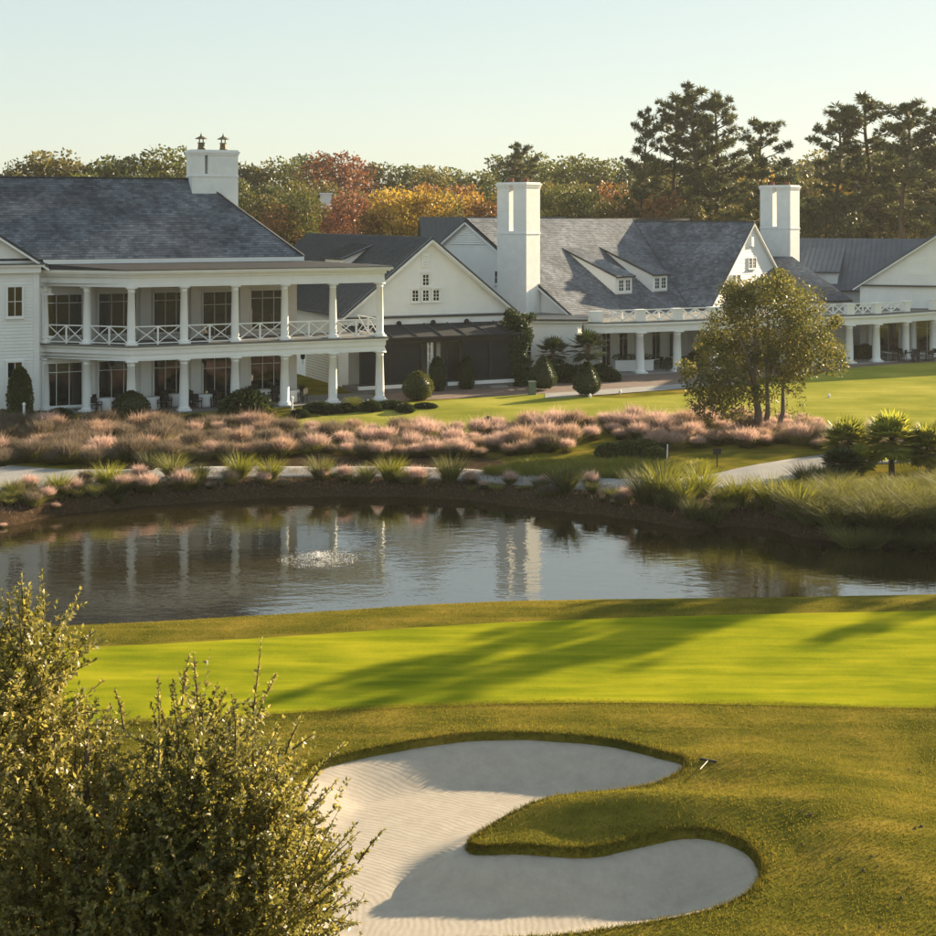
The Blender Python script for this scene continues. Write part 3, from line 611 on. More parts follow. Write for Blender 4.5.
# valley foot where both slopes meet
tv = 10.9; zv = ZR-S1*tv; uv_ = 23.5-(ZR2-zv)/S2
mb = MB(); slate_plane(mb, [(-.35,-10.9,zv),(uv_,-tv,zv),(23.5-(ZR2-ZR)/S2 if ZR < ZR2 else 23.5,-.3,ZR),(-.35,0,ZR)])
slate_plane(mb, [(-.35,0,ZR),(34,0,ZR),(34,8.4,ZR-S1*8.4),(-.35,8.4,ZR-S1*8.4)]); 
slate_plane(mb, [(-.35,-10.88,zv+.01),(-.35,-11.9,zv-.38),(uv_+.2,-11.9,zv-.38),(uv_,-10.88,zv+.01)])
roofC = mb.build('roof', M['slate'], Cb)
mb = MB(); e2 = 7.55; ze = ZR2-S2*e2
slate_plane(mb, [(23.5,-13.1,ZR2),(23.5-e2,-13.1,ze),(23.5-e2,-tv,ze),(uv_,-tv,zv),(23.5,-.2,ZR2)]); slate_plane(mb, [(23.5+e2,-13.1,ze),(23.5,-13.1,ZR2),(23.5,0,ZR2),(23.5+e2,0,ze)])
roofC2 = mb.build('wing_roof', M['slate'], Cb)
mb = MB(); mb.beam((-.4,0,ZR+.05),(34,0,ZR+.05),.2,.08); mb.beam((23.5,-13.1,ZR2+.05),(23.5,-.2,ZR2+.05),.2,.08); mb.beam((23.5,-.3,ZR+.02),(uv_,-tv,zv+.03),.12,.03); build_each(mb, 'ridge_cap', M['slate'], roofC)
mb = MB(); mb.prism([(16.4,-12.8),(30.6,-12.8),(30.6,0),(16.4,0)], -.8, 4.4); mb.add([(16.4,-12.8,4.4),(30.6,-12.8,4.4),(23.5,-12.8,ZR2-.2),(16.4,0,4.4),(30.6,0,4.4),(23.5,0,ZR2-.2)], [(0,1,2),(3,5,4),(0,2,5,3),(1,4,5,2)])
mb.build('wing_wall', M['siding'], Cb)
siding(Cb, [(16.4,-12.8,0),(30.6,-12.8,0),(30.6,-12.8,4.4),(23.5,-12.8,ZR2-.24),(16.4,-12.8,4.4)], (0,-1,0))
mb = MB(); mb.beam((23.5,-13.0,ZR2-.22),(23.5+e2,-13.0,ze-.22),.10,.26,(0,-1,0)); mb.beam((23.5-e2,-13.0,ze-.22),(23.5,-13.0,ZR2-.22),.10,.26,(0,-1,0))
mb.beam((-.32,0,ZR-.24),(-.32,-10.9,zv-.24),.10,.26,(-1,0,0)); mb.beam((-.32,8.3,ZR-S1*8.3-.24),(-.32,0,ZR-.24),.10,.26,(-1,0,0)); mb.beam((-.32,-10.9,zv-.24),(-.32,-11.9,zv-.60),.10,.24,(-1,0,0)); build_each(mb, 'rake_trim', M['white'], Cb)
# triangular louvre in the end gable
mb = MB(); mb.add([(-.05,2.0,ZR-2.0),(-.05,-2.0,ZR-2.0),(-.05,0,ZR-.62),(-.005,2.0,ZR-2.0),(-.005,-2.0,ZR-2.0),(-.005,0,ZR-.62)], [(0,1,2),(3,5,4),(0,3,4,1),(1,4,5,2),(2,5,3,0)]); lv = mb.build('louvre', M['siding'], Cb)
for i in range(7):
    zl = ZR-1.93+.18*i; hw = 2.0*(ZR-.62-zl)/1.38-.15
    if hw > .1:
        s = MB(); s.beam((-.09,-hw,zl),(-.09,hw,zl),.03,.11,(.5,0,.8)); s.build('slat', M['white'], lv)
window(Cb, -.035, -3.25, 6.55, .7, .95, 2, 2, .10, .09, axis='x', sgn=-1)
for x in (22.85, 23.55): window(Cb, x+.3, -12.83, 7.35, .5, .85, 2, 3, .09, .09)
for x in (20.2, 21.0, 25.9, 26.7): window(Cb, x+.1, -12.83, 5.7, .55, 1.1, 2, 3, .09, .09)
mb = MB(); mb.box(23.15,23.65,-12.95,-12.82,9.2,10.2); lv = mb.build('louvre', M['white'], Cb)
for i in range(5):
    s = MB(); s.beam((23.22,-12.98,9.34+i*.17),(23.58,-12.98,9.34+i*.17),.03,.10,(0,.5,.8)); s.build('slat', M['siding'], lv)
def c_dormer(u0):
    u1 = u0+2.3; tf = 9.05; zt = 7.0; tb = 3.3; zs = lambda t: ZR-S1*t
    mb = MB(); mb.add([(u0,-tb,zs(tb)),(u0,-tf,zt),(u0,-tf,zs(tf)-.15),(u1,-tb,zs(tb)),(u1,-tf,zt),(u1,-tf,zs(tf)-.15)], [(0,2,1),(3,4,5),(1,2,5,4),(0,1,4,3)])
    d = mb.build('dormer', M['siding'], roofC)
    siding(d, [(u0,-tb,zs(tb)),(u0,-tf,zs(tf)),(u0,-tf,zt)], (-1,0,0), h=.2)
    r = MB(); slate_plane(r, [(u0-.2,-tf-.3,zt-.02),(u1+.2,-tf-.3,zt-.02),(u1+.2,-tb+.2,zs(tb)+.13),(u0-.2,-tb+.2,zs(tb)+.13)]); r.build('dormer_roof', M['slate'], d)
    for k in (-.5, .5): window(d, (u0+u1)/2+k, -tf, zs(tf)+.32, .68, .88, 2, 3, .07, .08)
c_dormer(8.0); c_dormer(13.4)
def c_chimney(parent, cu, cv, wu, wv, z0, z1, slot_w=.42, slot_h=3.4):
    """like chimney() with the slot running along the house axis u"""
    mb = MB(); x0, x1, y0, y1 = cu-wu/2, cu+wu/2, cv-wv/2, cv+wv/2; zs = z1-.35-slot_h; yc = cv+.05
    mb.box(x0,x1,y0,y1,z0,zs); mb.box(x0+.002,x1-.002,y0,yc-slot_w/2,zs,z1-.35); mb.box(x0+.002,x1-.002,yc+slot_w/2,y1,zs,z1-.35)
    mb.box(x0-.06,x1+.06,y0-.06,yc-slot_w/2+.02,z1-.35,z1-.18); mb.box(x0-.06,x1+.06,yc+slot_w/2-.02,y1+.06,z1-.35,z1-.18)
    mb.box(x0-.12,x1+.12,y0-.12,y1+.12,z1-.18,z1-.05); mb.box(x0-.03,x1+.03,y0-.03,y1+.03,z1-.05,z1+.05); mb.box(x0-.05,x1+.05,y0-.05,y1+.05,zs-.24,zs-.12)
    ch = mb.build('chimney', M['brickwhite'], parent)
    for k in (-.25, .25):
        p = MB(); p.lathe([(.22,0),(.24,.06),(.20,.1),(.19,.26),(.22,.29),(.22,.33),(.15,.33)], (cu, cv+k*wv, z1+.052), 12); p.build('flue_cap', M['terracotta'], ch)
    return ch
c_chimney(Cb, -1.0, -6.0, 1.75, 2.9, 3.0, 14.5); c_chimney(Cb, 31.6, -11.2, 1.8, 3.1, 3.0, 14.7)
# low flat-roofed wing in front of the end gable, in world axes through the inverse of the house frame
CI = (Matrix.Translation(Vector((0,122,0))) @ Matrix.Rotation(RC, 4, 'Z')).inverted()
def wpt(x, y, z=0): v = CI @ Vector((x, y, z)); return (v.x, v.y, v.z)
def wpoly(P): return [wpt(x, y)[:2] for x, y in P]
mb = MB(); mb.prism(wpoly([(2.6,110.6),(8.35,110.2),(8.7,114.5),(6.5,118),(1.5,118)]), -.8, 4.1); mb.build('low_wing', M['siding'], Cb)
a, b_ = Vector(wpt(2.6,110.6)), Vector(wpt(8.35,110.2)); n = (b_-a).cross(Vector((0,0,1))).normalized()
siding(Cb, [a, b_, b_+Vector((0,0,4.05)), a+Vector((0,0,4.05))], n)
mb = MB(); mb.prism(wpoly([(2.3,110.2),(8.7,109.8),(9.1,114.6),(6.6,118.2),(1.3,118.2)]), 4.1, 4.22); mb.build('wing_cornice', M['white'], Cb)
mb = MB(); mb.prism(wpoly([(2.2,110.1),(8.8,109.7),(9.2,114.6),(6.7,118.3),(1.2,118.3)]), 4.222, 4.36); mb.build('flat_roof', M['metal'], Cb)
d = (b_-a).normalized(); fr = window(Cb, 0, 0, 1.6, .6, 1.1, 2, 3, .09, .09); fr.matrix_local = Matrix.Translation(a+d*1.75+n*.035+Vector((0,0,1.6))) @ Matrix.Rotation(math.atan2(d.y, d.x), 4, 'Z')
# porch and balcony following a bent line of columns
PL = [(8.7,112.6),(10.2,112.4),(12.98,113.2),(15.97,114.6),(19.0,116.2),(22.0,117.6),(25.0,118.9),(27.9,120.0),(30.7,120.8),(33.2,122.0),(36.3,124.5),(39.4,127.0),(43,129.5)]
def pl_off(k):
    out = []
    for i in range(len(PL)):
        p = Vector(PL[i]); t = (Vector(PL[min(i+1,len(PL)-1)])-Vector(PL[max(i-1,0)])).normalized(); out.append(p+Vector((t.y,-t.x))*k)
    return out
BACK = [(43,133),(31,137.5),(20.5,126.4),(18.6,126.8),(9.2,115.6)]
def slabC(k, z0, z1, nm, mat): 
    mb = MB(); mb.prism(wpoly([tuple(p) for p in pl_off(k)]+BACK), z0, z1); return mb.build(nm, M[mat], Cb)
slabC(.32,3.16,3.42,'porch_beam','white'); slabC(.27,3.421,3.72,'porch_frieze','white'); slabC(.48,3.721,3.86,'porch_cornice','white'); slabC(.42,3.861,3.98,'balcony_floor','deck'); slabC(.7,-.7,.05,'porch_floor','path')
cc_ = column_mesh(3.1, .33, .27)
for i in (2,3,4,5,6,7,8,9,10,11):
    o = link_mesh('column', cc_, M['white'], Cb); o.location = wpt(PL[i][0], PL[i][1], .055)
    dv = Vector(PL[min(i+1,len(PL)-1)])-Vector(PL[i-1]); o.rotation_euler = (0,0,math.atan2(dv.y,dv.x)-RC)
    mb = MB(); mb.box(-.36,.36,-.24,.24,0,.80); mb.box(-.42,.42,-.30,.30,.80,.90); o = mb.build('balcony_pedestal', M['white'], Cb); o.location = wpt(PL[i][0], PL[i][1], 3.983); o.rotation_euler = (0,0,math.atan2(dv.y,dv.x)-RC)
for i in range(1, 10):
    a, b_ = Vector(PL[i]), Vector(PL[i+1]); dv = (b_-a).normalized(); x_panel(Cb, wpt(*(a+dv*.40))[:2], wpt(*(b_-dv*.40))[:2], 4.0, 4.84, bar=.10)
mb = MB(); mb.box(-.5,.5,-.22,.22,0,.82); o = mb.build('balcony_pedestal', M['white'], Cb); o.location = wpt(9.6,112.5,3.983); o.rotation_euler = (0,0,-RC)
# doors and windows under the porch (on the front wall of the long wing and the gable wing)
for x in (1.7, 4.2, 6.6, 9.0, 11.4, 14.0):
    window(Cb, x, -10.64, .12, 1.15 if x > 2 else .6, 2.5, 2 if x > 2 else 1, 2, .12, .10, transom=2.0)
for x in (17.8, 20.4, 23.5, 26.6, 29.2): window(Cb, x, -12.84, .12, 1.5, 2.55, 2, 2, .12, .10, transom=2.0)
# slate wing behind the second chimney
mb = MB(); mb.prism(wpoly([(22,129),(32.8,130.4),(31.4,143),(21,142)]), -.8, 4.7); mb.build('rear_wing', M['siding'], Cb)
mb = MB(); R = [wpt(20,128.0,4.6), wpt(33.3,129.8,4.6), wpt(29.6,137,8.2), wpt(21,136,8.2)]; slate_plane(mb, R); slate_plane(mb, [R[1], wpt(32.0,143.5,4.6), R[2]]); slate_plane(mb, [wpt(32.0,143.5,4.6), wpt(20.5,142.5,4.6), R[3], R[2]]); mb.build('rear_wing_roof', M['slate'], Cb)

# ------------------------------------------------------------------ D: right-hand pavilion with seamed roof
RD = math.radians(-20)
Dd = thing('right_pavilion', 'white gabled pavilion with blue-grey seamed metal roof beyond the curved colonnade', 'building', (34.1, 130.5, 0), RD)
# front gable: local x 0..16, main block behind
mb = MB(); mb.prism([(0,0),(16,0),(16,9),(0,9)], -.8, 5.9); mb.add([(0,0,5.9),(16,0,5.9),(8,0,11.3),(0,14,5.9),(16,14,5.9),(8,14,11.3)], [(0,1,2),(3,5,4),(0,2,5,3),(1,4,5,2),(0,3,4,1)]); mb.build('wall', M['siding'], Dd)
siding(Dd, [(0,0,6.0),(16,0,6.0),(8,0,11.3)], (0,-1,0)); siding(Dd, [(0,0,0),(16,0,0),(16,0,5.75),(0,0,5.75)], (0,-1,0))
seamed_plane(Dd, [(8,-.4,11.5),(8,14,11.5),(-.6,14,5.7),(-.6,-.4,5.7)], 'metalblue', .46, 'gable_roof'); seamed_plane(Dd, [(8,-.4,11.5),(16.6,-.4,5.7),(16.6,14,5.7),(8,14,11.5)], 'metalblue', .46, 'gable_roof')
mb = MB(); mb.beam((-.55,-.36,5.52),(8,-.36,11.26),.10,.26,(0,-1,0)); mb.beam((8,-.36,11.26),(16.55,-.36,5.52),.10,.26,(0,-1,0)); build_each(mb, 'rake_trim', M['white'], Dd)
mb = MB(); mb.box(-.2,16.2,-.3,-.01,5.83,5.95); mb.build('skirt_flashing', M['metal'], Dd)
mb = MB(); mb.box(-26,18,7.2,20,-.8,5.0); mb.build('main_wall', M['siding'], Dd)
seamed_plane(Dd, [(-26,6.6,5.1),(2,6.6,5.1),(8,13.5,9.75),(-26,13.5,9.75)], 'metalblue', .46, 'roof'); seamed_plane(Dd, [(-26,13.5,9.75),(20,13.5,9.75),(20,20.4,5.1),(-26,20.4,5.1)], 'metalblue', .46, 'roof')
def d_dormer(x0, x1):
    zs = lambda y: 5.1+(y-6.6)*(4.65/6.9); mb = MB(); yf, yb = 7.4, 11.9; zt = 6.75
    mb.add([(x0,yb,zs(yb)),(x0,yf,zt),(x0,yf,zs(yf)-.2),(x1,yb,zs(yb)),(x1,yf,zt),(x1,yf,zs(yf)-.2)], [(0,2,1),(3,4,5),(1,2,5,4),(0,1,4,3)])
    d = mb.build('dormer', M['white'], Dd); seamed_plane(d, [(x0-.2,yf-.35,zt),(x1+.2,yf-.35,zt),(x1+.2,yb+.3,zs(yb)+.2),(x0-.2,yb+.3,zs(yb)+.2)], 'metalblue', .46, 'dormer_roof')
d_dormer(-6.0, -2.7); d_dormer(-14.5, -11.5)
for x in (2.4, 5.6, 8.8, 12.0): window(Dd, x, -.035, .2, 1.7, 2.75, 2, 2, .12, .10, transom=2.1)
for x in (.9, 4.0, 4.5, 7.2, 10.4):
    mb = MB(); mb.lathe([(.30,0),(.30,.15),(.24,.2),(.21,3.0),(.28,3.1),(.28,3.15)], (x,-.9,.05), 14); mb.build('column', M['white'], Dd)
mb = MB(); mb.box(3.9,8.6,-.05,-.01,6.9,8.4); mb.build('gable_panel', M['white'], Dd)

# ------------------------------------------------------------------ houses seen in gaps of the trees
Fh = thing('far_house', 'small far house with dull red roof and white chimney among the autumn trees', 'building', (-17.6, 190, 0), .3)
mb = MB(); mb.box(-4,4,-3,3,-.8,10.6); mb.build('wall', M['siding'], Fh)
mb = MB(); mb.slab([(-4.4,-3.5,10.5),(4.4,-3.5,10.5),(4.4,0,12.9),(-4.4,0,12.9)], .15); mb.slab([(-4.4,0,12.9),(4.4,0,12.9),(4.4,3.5,10.5),(-4.4,3.5,10.5)], .15); rf = mb.build('roof', M['redroof'], Fh)
mb = MB(); mb.box(-1.0,.2,-.6,.6,11.5,14.6); mb.box(-1.1,.3,-.7,.7,14.6,14.8); mb.build('chimney', M['brickwhite'], rf)
Rh = thing('rear_hall', 'long dark roofed hall showing above the roofs behind the tall chimney', 'building', (0.5, 150, 0), .12)
mb = MB(); mb.box(-5,9,-4,4,-.8,8.2); mb.build('wall', M['siding'], Rh)
seamed_plane(Rh, [(-5.4,-4.5,8.0),(9.4,-4.5,8.0),(9.4,0,11.8),(-5.4,0,11.8)], 'metal', .5, 'roof'); seamed_plane(Rh, [(-5.4,0,11.8),(9.4,0,11.8),(9.4,4.5,8.0),(-5.4,4.5,8.0)], 'metal', .5, 'roof')

# ------------------------------------------------------------------ vegetation kit
def leaf_quads(P, D, N, L, W, curl=.15):
    """diamond leaves: base point P, unit direction D, unit normal N, length L, width W"""
    S = np.cross(D, N); S /= np.linalg.norm(S, axis=1, keepdims=True)+1e-9
    L = L[:, None]; W = W[:, None]
    a = P; b = P+D*L*.45+S*W*.5+N*L*curl*.3; c = P+D*L; d = P+D*L*.45-S*W*.5+N*L*curl*.3
    V = np.stack([a, b, c, d], 1).reshape(-1, 3); f = np.arange(len(P)*4).reshape(-1, 4); return V, f
def unit(n, r): v = r.normal(size=(n, 3)); return v/np.linalg.norm(v, axis=1, keepdims=True)
def merge(parts):
    V, Fs, n = [], [], 0
    for v, f in parts: V.append(v); Fs.append(f+n); n += len(v)
    return np.concatenate(V), np.concatenate(Fs)
def clump_leaves(c, rad, n, size, r, flat=.75, outward=.5):
    d = unit(n, r); rr = rad*(.55+.5*r.random(n))[:, None]; p = np.asarray(c)+d*rr*np.array([1, 1, flat])
    dirs = unit(n, r)*.8+d*outward+np.array([0, 0, .05]); dirs /= np.linalg.norm(dirs, axis=1, keepdims=True)
    nr = unit(n, r)+np.array([0, 0, .5]); s = size*(.6+.8*r.random(n)); return leaf_quads(p, dirs, nr, s, s*.62)
def crown_mesh(name, r, H=20, R=5.0, base=.3, nclump=34, nleaf=70, size=.55, shape='round'):
    parts = []; cs = []
    for i in range(nclump):
        t = (i+.5)/nclump; h = base+(1-base)*(t**.8)*.94
        if shape == 'round': w = math.sin(math.pi*min(1, max(0, (h-base)/(1-base)*.86+.12)))**.7
        else: w = (1-(h-base)/(1-base))**.7*.95+.12
        a = i*2.39996+r.random()*.8; q = R*w*(.35+.6*r.random()); cr = R*(.24+.16*r.random())
        c = (q*math.cos(a), q*math.sin(a), h*H*(.96+.05*r.random())); cs.append(c); parts.append(clump_leaves(c, cr, nleaf, size, r))
    V, f = merge(parts); return np_mesh(name, V, f), cs
def trunk_mesh(name, H, cs, r, r0=.28, top=.8, nl=9, lean=.3):
    mb = MB(); pts = []
    for i in range(6): t = i/5; pts.append((lean*math.sin(t*2.2)*.5, lean*.4*math.sin(t*3.1+1), H*top*t))
    mb.tube(pts, [r0*(1.25 if i == 0 else 1-.16*i) for i in range(6)], 8)
    for c in (cs[::max(1, len(cs)//nl)] if cs else []):
        h = max(H*.18, min(c[2]*.82, H*top*.95)); k = h/(H*top); s = Vector((lean*math.sin(k*2.2)*.5, lean*.4*math.sin(k*3.1+1), h)); e = Vector(c)
        m_ = s.lerp(e, .5)+Vector((0, 0, -.15)); mb.tube([s, m_, e], [r0*.36, r0*.24, r0*.08], 5)
    return mb.mesh(name, True)
def pine_meshes(name, r, H=27, R=5.5, base=.5, layers=24):
    mb = MB(); pts = [(.5*math.sin(i*.7), .4*math.sin(i*.9+1), H*.97*i/8) for i in range(9)]
    mb.tube(pts, [.40*(1.15-i/8*.95)+.03 for i in range(9)], 8); parts = []
    for i in range(layers):
        t = (i+r.random()*.6)/layers; h = H*(base+(1-base)*t); k = h/(H*.97)*8; j = min(7, int(k)); s = Vector(pts[j]).lerp(Vector(pts[j+1]), k-j)
        a = i*2.4+r.random(); Lb = R*(1-t)**.55*(.55+.55*r.random())+.7; rise = .12+.5*t+.2*r.random()
        e = s+Vector((math.cos(a)*Lb, math.sin(a)*Lb, Lb*rise)); mid = s.lerp(e, .55)+Vector((0, 0, -.08*Lb))
        mb.tube([s, mid, e], [.11, .07, .03], 5)
        for q in range(4+int(Lb*1.7)):
            u = .35+.7*r.random(); c = s.lerp(e, u)+Vector(r.normal(size=3)*.12*Lb*np.array([1, 1, .3])); cr = .38+.48*r.random(); n = 52
            d = unit(n, r); d[:, 2] = d[:, 2]*.55+.28; d /= np.linalg.norm(d, axis=1, keepdims=True); p0 = np.asarray(c)+d*cr*.15
            parts.append(leaf_quads(p0, d, unit(n, r), cr*(.75+.5*r.random(n)), np.full(n, .13)*(.7+.6*r.random(n)), .05))
    V, f = merge(parts); return mb.mesh(name+'_trunk', True), np_mesh(name+'_crown', V, f)
def blade_mesh(P, D, L, W, droop, seg=3, seed=0):
    """arching grass blades as tapered ribbons"""
    n = len(P); r = np.random.default_rng(seed); side = np.cross(D, np.array([0, 0, 1.0])); side += unit(n, r)*.35; side /= np.linalg.norm(side, axis=1, keepdims=True)+1e-9
    rows = []; hd = D*np.array([1, 1, 0]); hd /= np.linalg.norm(hd, axis=1, keepdims=True)+1e-6
    for i in range(seg+1):
        t = i/seg; c = P+D*(L*t)[:, None]+hd*(L*droop*t*t)[:, None]*.8; c[:, 2] -= L*droop*t*t*.55; w = (W*(1-t**1.5)+.002)[:, None]
        rows += [c-side*w*.5, c+side*w*.5]
    V = np.stack(rows, 1).reshape(-1, 3); k = 2*(seg+1); b0 = (np.arange(n)*k)[:, None]
    f = np.concatenate([b0+np.array([[2*i, 2*i+1, 2*i+3, 2*i+2]]) for i in range(seg)]); return V, f
def tuft(r, n, H, R, spread, W, droop, seg=3, rad0=.3):
    a = r.random(n)*2*math.pi; q = np.sqrt(r.random(n)); P = np.stack([np.cos(a)*q*R*rad0, np.sin(a)*q*R*rad0, np.zeros(n)], 1)
    a2 = a+r.normal(size=n)*.5; tilt = spread*q*(.6+.6*r.random(n)); D = np.stack([np.cos(a2)*np.sin(tilt), np.sin(a2)*np.sin(tilt), np.cos(tilt)], 1)
    return blade_mesh(P, D, H*(.6+.5*r.random(n)), W*(.7+.6*r.random(n)), droop*(.5+r.random(n)), seg, int(r.integers(1e6)))
def part_copy(name, me, mat, parent):
    o = bpy.data.objects.new(name, me); COL.objects.link(o); o.parent = parent
    if len(me.materials) == 0: me.materials.append(mat)
    if me.materials[0] != mat: o.material_slots[0].link = 'OBJECT'; o.material_slots[0].material = mat
    return o
def place(name, label, cat, group, loc, scale, rz, parts):
    t = thing(name, label, cat, loc, rz, group); t.scale = scale if hasattr(scale, '__len__') else (scale,)*3
    for nm, me, mt in parts: part_copy(nm, me, M[mt], t)
    return t

# ------------------------------------------------------------------ woods behind the buildings
r = np.random.default_rng(11)
BT = []
for i in range(7):
    H = 20; cm, cs = crown_mesh('crown', r, H, 4.6+1.6*r.random(), .16+.14*r.random(), 40+int(8*r.random()), 95, .50, 'round'); BT.append((cm, trunk_mesh('trunk', H, cs, r, .3, .8, 9, .8)))
PN = [pine_meshes('pine', r, 27, 5.6, b_, 28) for b_ in (.34, .42, .48)]
sky_x = [-80,0,20,50,75,110,130,160,188,205,240,270,300,345,375,430,480,500,522,545,570,600,640,800,830,936,1020]
sky_y = [168,170,160,143,155,154,156,142,160,162,157,155,152,150,155,158,164,156,143,154,149,156,156,156,148,138,148]
WL = {'f_green': 'green broadleaf tree in the woods behind the clubhouse', 'f_dark': 'dark evergreen tree in the woods behind the clubhouse', 'f_olive': 'olive green tree in the woods behind the clubhouse',
      'f_gold': 'golden yellow autumn tree in the woods behind the clubhouse', 'f_rust': 'rust orange autumn tree in the woods behind the clubhouse', 'f_red': 'dull red autumn tree in the woods behind the clubhouse'}
def wood_tree(px, D, ytop, mt, wide=1.0):
    Ht = CAMZ+(HZ-ytop)*D/F; cm, tm = BT[int(r.integers(len(BT)))]; s = Ht/20.0
    place('wood_tree', WL[mt], 'tree', WL[mt].split(' in ')[0]+'s of the wood', ((px-468)/F*D, D, -.1), (s*wide, s*wide, s), r.random()*6.28, [('trunk', tm, 'bark'), ('crown', cm, mt)])
for px_, y_, w_, mt in ((48,147,1.25,'f_olive'),(72,158,1.0,'f_olive'),(108,156,1.1,'f_green'),(128,152,1.0,'f_dark'),(162,145,1.15,'f_green'),(24,160,.9,'f_olive'),(205,158,1.0,'f_olive')): wood_tree(px_, 205+6*r.random(), y_, mt, w_)
px = -40.0
while px < 990:                       # skyline row
    y = np.interp(px, sky_x, sky_y)+(12 if px < 225 else 0); mt = r.choice(['f_green','f_dark','f_olive','f_green'], p=[.4,.2,.3,.1])
    if 330 < px < 372: mt = 'f_red'
    wood_tree(px, 232+30*r.random(), y+7*r.random()**2, mt, .95+.25*r.random()); px += 21+8*r.random()
px = 236.0
while px < 990:                       # middle row with autumn colour
    mt = r.choice(['f_green','f_olive','f_gold','f_rust','f_dark'], p=[.2,.3,.25,.12,.13])
    if px > 640: mt = r.choice(['f_olive','f_dark','f_green','f_gold'], p=[.3,.35,.27,.08])
    wood_tree(px, 198+14*r.random(), 176+14*r.random() - (8 if px > 640 else 0), mt, .85+.2*r.random()); px += 26+9*r.random()
for px, y, mt in [(262,205,'f_rust'),(283,203,'f_rust'),(302,208,'f_gold'),(268,190,'f_olive'),(297,188,'f_green'),(336,200,'f_red'),(352,190,'f_red'),(372,206,'f_rust'),(392,184,'f_gold'),(412,190,'f_gold'),(430,186,'f_gold'),(447,190,'f_olive'),(468,192,'f_gold'),(486,196,'f_rust'),(498,190,'f_olive'),
                  (385,214,'f_olive'),(408,212,'f_olive'),(430,216,'f_olive'),(452,210,'f_olive'),(566,182,'f_green'),(588,190,'f_dark'),(610,196,'f_olive'),(628,200,'f_rust'),(646,196,'f_gold'),(664,192,'f_rust'),(690,200,'f_olive'),(712,198,'f_olive'),(738,200,'f_olive'),(760,204,'f_green'),
                  (812,196,'f_dark'),(835,190,'f_dark'),(858,188,'f_olive'),(880,196,'f_dark'),(905,190,'f_olive'),(930,196,'f_dark'),(955,186,'f_dark'),(985,190,'f_olive'),(20,172,'f_olive'),(85,170,'f_green'),(135,168,'f_dark')]:
    wood_tree(px, 172+14*r.random(), y, mt, .8+.25*r.random())
def pine(px, D, ytop, k, wide, label):
    Ht = CAMZ+(HZ-ytop)*D/F; s = Ht/27.3; tm, cm = PN[k]
    place('pine_tree', label, 'tree', 'tall pines above the roofs', ((px-468)/F*D, D, -.1), (s*wide, s*wide, s), r.random()*6.28, [('trunk', tm, 'bark'), ('crown', cm, 'f_pine')])
pine(643, 178, 110, 0, .62, 'slim pine standing just left of the tallest pine group')
for px_, y_, k_, w_, l_ in ((676,99,1,.95,'dark pine between the slim pine and the tallest pine'),(697,86,0,1.05,'tallest dark pine of the dense group above the wing ridge'),(716,97,2,.95,'dark pine between the tallest pine and the leaning pine')): pine(px_, 180+abs(px_-697)*.15, y_, k_, w_, l_)
pine(764, 172, 121, 2, .95, 'leaning open-topped pine behind the second chimney')
for px_, y_, k_, w_ in ((836,110,1,1.0),(868,97,0,1.25),(905,103,2,1.15),(942,112,1,1.1),(985,110,0,1.1)): pine(px_, 168+10*r.random(), y_, k_, w_, {836: 'dark pine beside the second chimney, at the edge of the big pine group', 868: 'broadest dark pine above the blue-grey roof dormer'}.get(px_, 'dark pine towering over the white gable of the right pavilion'))
pine(522, 225, 145, 1, .9, 'far round-topped pine behind the first tall chimney')
# trees past the right edge of the view; their long shadows cross the putting green
for tx_, ty_, h, k_, w_ in ((-5.0,38.2,17,0,.55),(-1.6,38.9,18,1,.9),(1.5,41.0,16,2,.7),(10.5,43.6,15,2,.5),(15.5,43.5,15,1,.5),(19,46,16,0,.8)):
    x, y = tx_+SV.x/SV.z*h, ty_+SV.y/SV.z*h
    tm, cm = PN[k_]; s = h/27.3
    place('pine_tree', 'pine standing beyond the right end of the pond', 'tree', 'pines beyond the right end of the pond', (x, y, -.3), (s*w_, s*w_, s), r.random()*6.28, [('trunk', tm, 'bark'), ('crown', cm, 'f_pine')])

# ------------------------------------------------------------------ spreading tree on the lawn
base = gp(762, 433); H = 8.9; r = np.random.default_rng(5); parts = []; cs = []
def at_D(px, py, D): return np.array([(px-468)/F*D-base.x, 0.0, CAMZ-(py-HZ)/F*D-base.z])
blobs = [(728,372,18),(714,345,15),(745,315,18),(790,325,18),(700,380,20),(720,395,20),(712,360,22),(732,330,24),(735,300,20),(750,290,16),(765,300,22),(780,290,20),(800,305,22),(812,330,24),(822,352,18),(800,350,24),(775,330,26),(755,350,24),(735,365,22),(780,362,20),(805,370,15),(722,402,13),(703,398,14),(760,378,14),(790,378,13),(745,388,12),(728,288,10),(830,338,9),(775,278,11),(838,318,7),(690,372,10)]
for px_, py_, rad in blobs:
    for q in range(2):
        c = at_D(px_, py_, base.y)+np.array([r.normal()*.25, r.uniform(-2.4, 2.4), r.normal()*.2]); cr = rad/F*base.y*(.8+.35*r.random()); cs.append(tuple(c))
        parts.append(clump_leaves(c, cr, int(520*cr*cr)+130, .145, r, .9, .4))
for i in range(26):                     # hanging lower sprays
    c = at_D(r.uniform(700, 815), r.uniform(395, 418), base.y)+np.array([0, r.uniform(-2, 2), 0]); parts.append(clump_leaves(c, .22, 26, .15, r, 1.6, .3))
V, f = merge(parts); cm = np_mesh('crown', V, f)
T = thing('lawn_tree', 'spreading multi-stemmed tree with olive leaves and gold-painted highlights on the lawn edge', 'tree', base, 0)
link_mesh('crown', cm, M['f_lawntree'], T); mb = MB()
